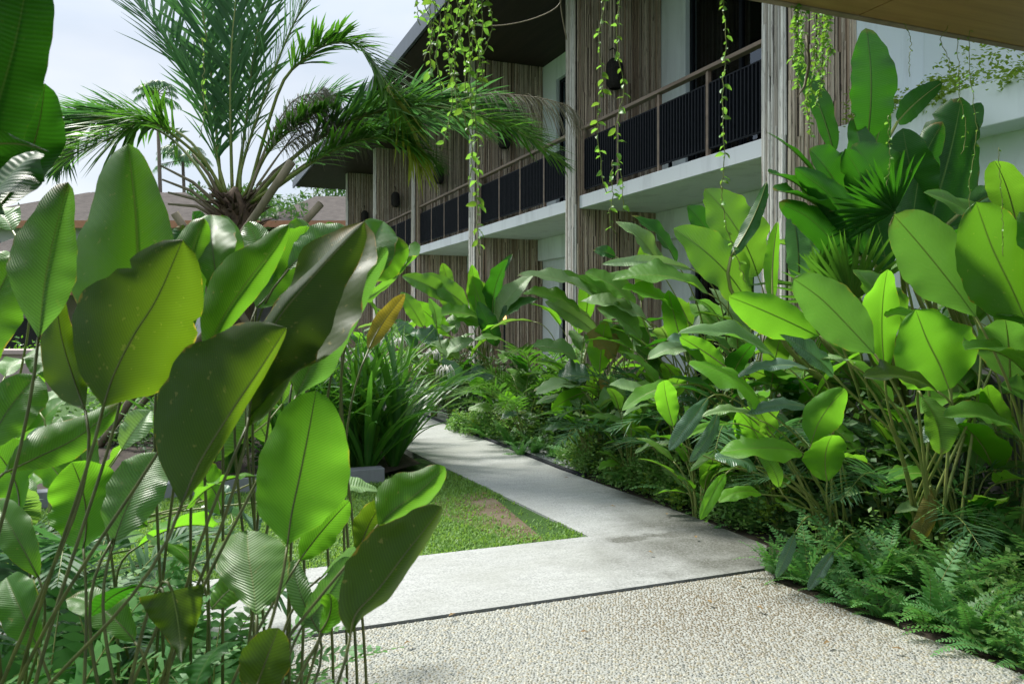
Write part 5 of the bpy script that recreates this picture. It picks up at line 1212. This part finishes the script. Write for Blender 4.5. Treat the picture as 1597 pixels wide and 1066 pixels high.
vs += [(sw(1520, 40, 330, 9, 6, 31), 3.6, 26, 'thin vine beside the planted ledge at right', .5), (sw(1500, 60, 240, 9, 5, 32), 3.6, 20, 'thin vine over the wide banana leaf', .5),
       (sw(1385, 180, 290, 6, 4, 33), 3.5, 14, 'vine sprig with small pale leaves before the banana plant', .55), (sw(1558, 230, 400, 7, 5, 34), 3.6, 12, 'sparse vine tip near the right frame edge', .5),
       (sw(315, 60, 215, 5, 5, 35), 3.0, 14, 'thin vine before the date palm fronds', .6), (sw(1410, 30, 120, 10, 4, 36), 3.5, 3, 'bare wiry vine on the white wall', .4), (sw(1475, 40, 110, 10, 4, 37), 3.5, 4, 'bare wiry vine right of the reddish leaf', .4)]
for i, (pts, Y, nl, lb, sz) in enumerate(vs): vine(pts, Y, nl, i, lb, sz)
m_ = MB(); m_.tube([P(1258, 55, 3.3), P(1262, 100, 3.3), P(1255, 135, 3.3), P(1243, 152, 3.3)], [.006, .007, .006, .002], 6); tag(m_.build('dry_pod', M['pole']), 'pale curled dry pod hanging in the right vine bunch', 'pod')
m_ = MB(); m_.tube(catmull([P(880,-20,3), P(870,10,3), P(830,30,3), P(780,40,3), P(740,38,3)], 16), .0022, 4); tag(m_.build('bare_tendril', M['pole']), 'bare brown tendril curving below the dark roof underside', 'vine')
m_ = MB(); m_.tube(catmull([P(872,-20,3), P(876,20,3), P(884,62,3)], 10), .0022, 4); tag(m_.build('bare_tendril', M['pole']), 'straight bare tendril left of the lantern fin', 'vine')
# plants on the ledge
S8 = []
for i in range(60):
    a = rf_.uniform(-5.0, -.5); w_ = to_w(.42+rf_.uniform(-.1, .55), a, 0); S8.append((w_.x, w_.y, rf_.uniform(.1, .26), rf_.uniform(.15, .55)))
o = cover('ledge_plants', S8, 9000, .045, 'gcy', 12, 'pale yellow-green trailing plants on the white ledge', cat='ledge plants'); o.location.z = 3.2

# fallen leaves
lit = leafmat('fallen_leaf', (.20, .13, .05), (.12, .07, .03), (.2, .12, .03), .15, .7)
for i, (a, b_, lb) in enumerate([(905,985,'tan curled leaf on the pebbles left of centre'),(1110,940,'small brown fallen leaf on the pebbles near the joint'),(1295,1000,'brown fallen leaf on the pebbles below the ferns'),(1010,860,'small dry leaf on the concrete near the lawn corner'),(1085,838,'small dark dry leaf on the stained concrete'),
    (760,770,'dry leaf on the lawn beside the path'),(1150,905,'tan dry leaf lying in the joint'),(700,960,'pale dry leaf on the concrete near the spotted leaf'),(960,790,'small brown leaf on the path by the ground cover'),(1040,800,'curled dry leaf where the path meets the ground cover'),(880,745,'small pale dry leaf near the gravel end of the path'),(1190,950,'yellowish fallen leaf on the damp pebbles'),(640,1000,'tiny brown leaf on the pebbles beside the dark stem'),(1390,1010,'dark fallen leaf at the fern edge')]):
    g_ = G(a, b_, .075); az = i*1.9; d = V((math.cos(az), math.sin(az), .1)); o = leaf(None, 'gc', (0, 0, .004), d*(.035+.008*(i % 3)), (0, 0, 1), .02, prof='oval', bow=.12, fold=.3, wave=.03, nu=8, nv=2, rib=0, seed=i, name='fallen_leaf')
    o.data.materials[0] = lit; o.location = g_-V((0, 0, .004)); tag(o, lb, 'leaf', 'fallen leaves')

# ================================================================== BACKGROUND
def tree(x, y, h, r, n, label, seed, trunk_r=.25, flat=.8, mat='tree', size=.45):
    rg = np.random.default_rng(seed); root = V((x, y, 0)); p = empty('tree', root, 0, label, 'tree', 'background trees')
    cl = [(rg.normal(0, r*.5), rg.normal(0, r*.5), h*.62+rg.normal(0, h*.13), r*rg.uniform(.25, .5)) for _ in range(26)]
    m = MB(); m.tube([(0, 0, 0), (.1, 0, h*.3), (0, .1, h*.65)], [trunk_r, trunk_r*.7, trunk_r*.3], 8)
    for c in cl[:9]: m.tube([(0, 0, h*.35), (c[0]*.5, c[1]*.5, c[2]*.85), c[:3]], [trunk_r*.4, trunk_r*.25, .03], 5)
    m.build('trunk', M['bark'], p)
    C = np.array(cl); k = rg.integers(0, len(C), n); d = rg.normal(0, 1, (n, 3)); d /= np.linalg.norm(d, axis=1)[:, None]; rr = C[k, 3]*rg.random(n)**.4
    q_ = C[k, :3]+d*rr[:, None]*np.array([1, 1, flat]); a = rg.normal(0, 1, (n, 3)); a /= np.linalg.norm(a, axis=1)[:, None]; b_ = np.cross(a, d); b_ /= np.linalg.norm(b_, axis=1)[:, None]+1e-6
    s = size*rg.uniform(.5, 1.1, n)[:, None]; v = np.stack([q_-a*s*.5, q_+b_*s*.22, q_+a*s*.5, q_-b_*s*.22], 1).reshape(-1, 3)
    F = (np.arange(n)*4)[:, None]+np.arange(4)[None]; cc = np.stack([np.full(n*4, .5), np.zeros(n*4), np.repeat(rg.random(n), 4), np.ones(n*4)], 1)
    o = link('crown', npmesh('crown', v, [F], M[mat], False, None, cc), p)
for i, (pxx, top, Y, r, lb) in enumerate([
 (430, 268, 48, 4.5, 'green tree above the tiled roof right of the palm'), (520, 225, 60, 5.5, 'tall airy tree behind the roof end of the hotel wing'), (480, 300, 55, 4, 'dark tree low beside the roof end'),
 (300, 335, 55, 5, 'tree behind the palm crown'), (130, 300, 60, 5, 'low tree beyond the far left house'), (30, 320, 65, 6, 'tree at the far left horizon'), (215, 320, 62, 5, 'tree left of the palm crown'), (560, 330, 70, 5, 'tree behind the farthest fin'), (385, 330, 62, 5, 'tree behind the palm trunk')]):
    b_ = P(pxx, top, Y); tree(b_.x, b_.y, b_.z, r, 7000, lb, 40+i, size=.5)
def coco(pxx, py, Y, L, label, seed):
    T = P(pxx, py, Y); root = V((T.x+.6, T.y, 0)); p = empty('coconut_palm', root, 0, label, 'palm tree', 'far coconut palms'); rg = random.Random(seed)
    m = MB(); m.tube([(0, 0, 0), (-.3, 0, T.z*.5), tuple(T-root)], [.22, .16, .12], 8); m.build('trunk', M['bark'], p)
    for i in range(18):
        az = i*2.4; el = rg.uniform(-.2, 1.2); u = V((math.cos(az), math.sin(az), 0)); a = T; b_ = a+(u*math.cos(el)+V((0, 0, math.sin(el))))*L*.5; c_ = b_+(u*.9+V((0, 0, math.sin(el)*.3-.25)))*L*.3; d = c_+(u*.6-V((0, 0, .7)))*L*.3
        rm, lm = frond_mesh(catmull([a, b_, c_, d], 12), 26, L*.24, .09, 'palm', V((0, 0, 1)), rach=.04, seed=seed+i, spread=(-25, 10), ang=60, droop=.7, seg=2, s0=.15)
        f = link('frond', rm, p, -root); q = link('leaflets', lm, f); q['kind'] = 'stuff'
coco(245, 148, 60, 1.9, 'distant coconut palm standing above the fronds against the sky', 5)
coco(285, 250, 62, 2.4, 'lower distant coconut palm behind the old palm stalks', 6)
def house(x0, x1, eave_py, ridge_py, Y, depth, label, wallmat, group='tile-roofed houses'):
    a = P(x0, eave_py, Y); b_ = P(x1, eave_py, Y); ez = a.z; rz_ = P(0, ridge_py, Y+depth/2).z
    root = V(((a.x+b_.x)/2, Y, 0)); hw = (b_.x-a.x)/2; p = empty('tiled_house', root, 0, label, 'house', group)
    box('wall', (-hw+.8, .8, 0), (hw-.8, depth-.8, ez-.02), M[wallmat], p)
    i_ = min(hw*.6, depth*.5); v = [(-hw, 0, ez), (hw, 0, ez), (hw, depth, ez), (-hw, depth, ez), (-hw+i_, depth/2, rz_), (hw-i_, depth/2, rz_)]
    me = npmesh('roof', v, [np.array([(1, 2, 5), (3, 0, 4)]), np.array([(0, 1, 5, 4), (2, 3, 4, 5), (0, 3, 2, 1)])], M['shingle'], False); rf2 = link('roof', me, p)
    m = MB(); m.box((-hw-.05, -.08, ez-.32), (hw+.05, 0, ez+.03)); m.box((-hw-.05, 0.001, ez-.32), (-hw, depth, ez+.03)); m.box((hw, 0.001, ez-.32), (hw+.05, depth, ez+.03)); m.build('fascia', M['orange'], rf2, False)
    n = max(2, int(hw*2/3))
    for i in range(n):
        x = -hw+1.2+(2*hw-2.4)*(i+.5)/n
        w_ = box('window', (x-.55, .74, ez-2.3), (x+.55, .795, ez-.9), M['dark'], p); box('frame', (x-.6, .70, ez-2.36), (x+.6, .738, ez-2.3), M['flesh'], w_)
house(400, 560, 345, 306, 42, 12, 'brown roofed house with orange fascia beside the hotel roof end', 'flesh')
house(-120, 330, 345, 300, 38, 14, 'long grey roofed house behind the palm and foreground leaves', 'flesh')
house(-160, 110, 440, 372, 20, 5, 'low grey roofed pavilion at the far left', 'mauve')
m_ = MB(); a = P(-60, 545, 9.5); b_ = P(62, 545, 9.5)
bn = empty('garden_wall', V((a.x, a.y, 0)), 0, 'low pinkish wall behind the leaves at the far left', 'wall')
m_.box((0, 0, 0), (b_.x-a.x, .25, a.z-.06)); m_.build('wall_body', M['mauve'], bn, False); m_ = MB(); m_.box((-.05, -.05, a.z-.058), (b_.x-a.x+.05, .3, a.z)); m_.build('coping', M['mauve'], bn, False, .01)
S9 = [(rf_.uniform(-16, -3.5), rf_.uniform(11, 18), rf_.uniform(.4, .8), rf_.uniform(.5, 1.3)) for _ in range(120)]
cover('shrub_foliage', S9, 26000, .11, 'hel', 14, 'mass of mixed shrub leaves beyond the lawn on the left', cat='shrubs')
# small warm garden light below the second fin
g_ = P(787, 494, 11.9); gl = empty('garden_light', V((g_.x, g_.y, 0)), 0, 'small lit garden light glowing among leaves below the second balcony', 'lamp')
m_ = MB(); m_.tube([(0, 0, 0), (0, 0, g_.z-.06)], .015, 8); m_.build('post', M['black'], gl)
em, t_ = nodes('warm_bulb'); b = NB(t_); e_ = b.n('ShaderNodeEmission'); e_.inputs['Color'].default_value = (1, .6, .25, 1); e_.inputs['Strength'].default_value = 1.2; b.out(e_.outputs[0])
m_ = MB(); m_.tube([(0, 0, g_.z-.05), (0, 0, g_.z-.02), (0, 0, g_.z+.03)], [.02, .03, .02], 10); m_.build('bulb', em, gl)
m_ = MB(); m_.tube([(0, 0, g_.z+.035), (0, 0, g_.z+.09)], [.07, .02], 12); m_.build('hood', M['black'], gl)
print('tris', sum(len(m.polygons) for m in bpy.data.meshes), 'objs', len(bpy.data.objects))
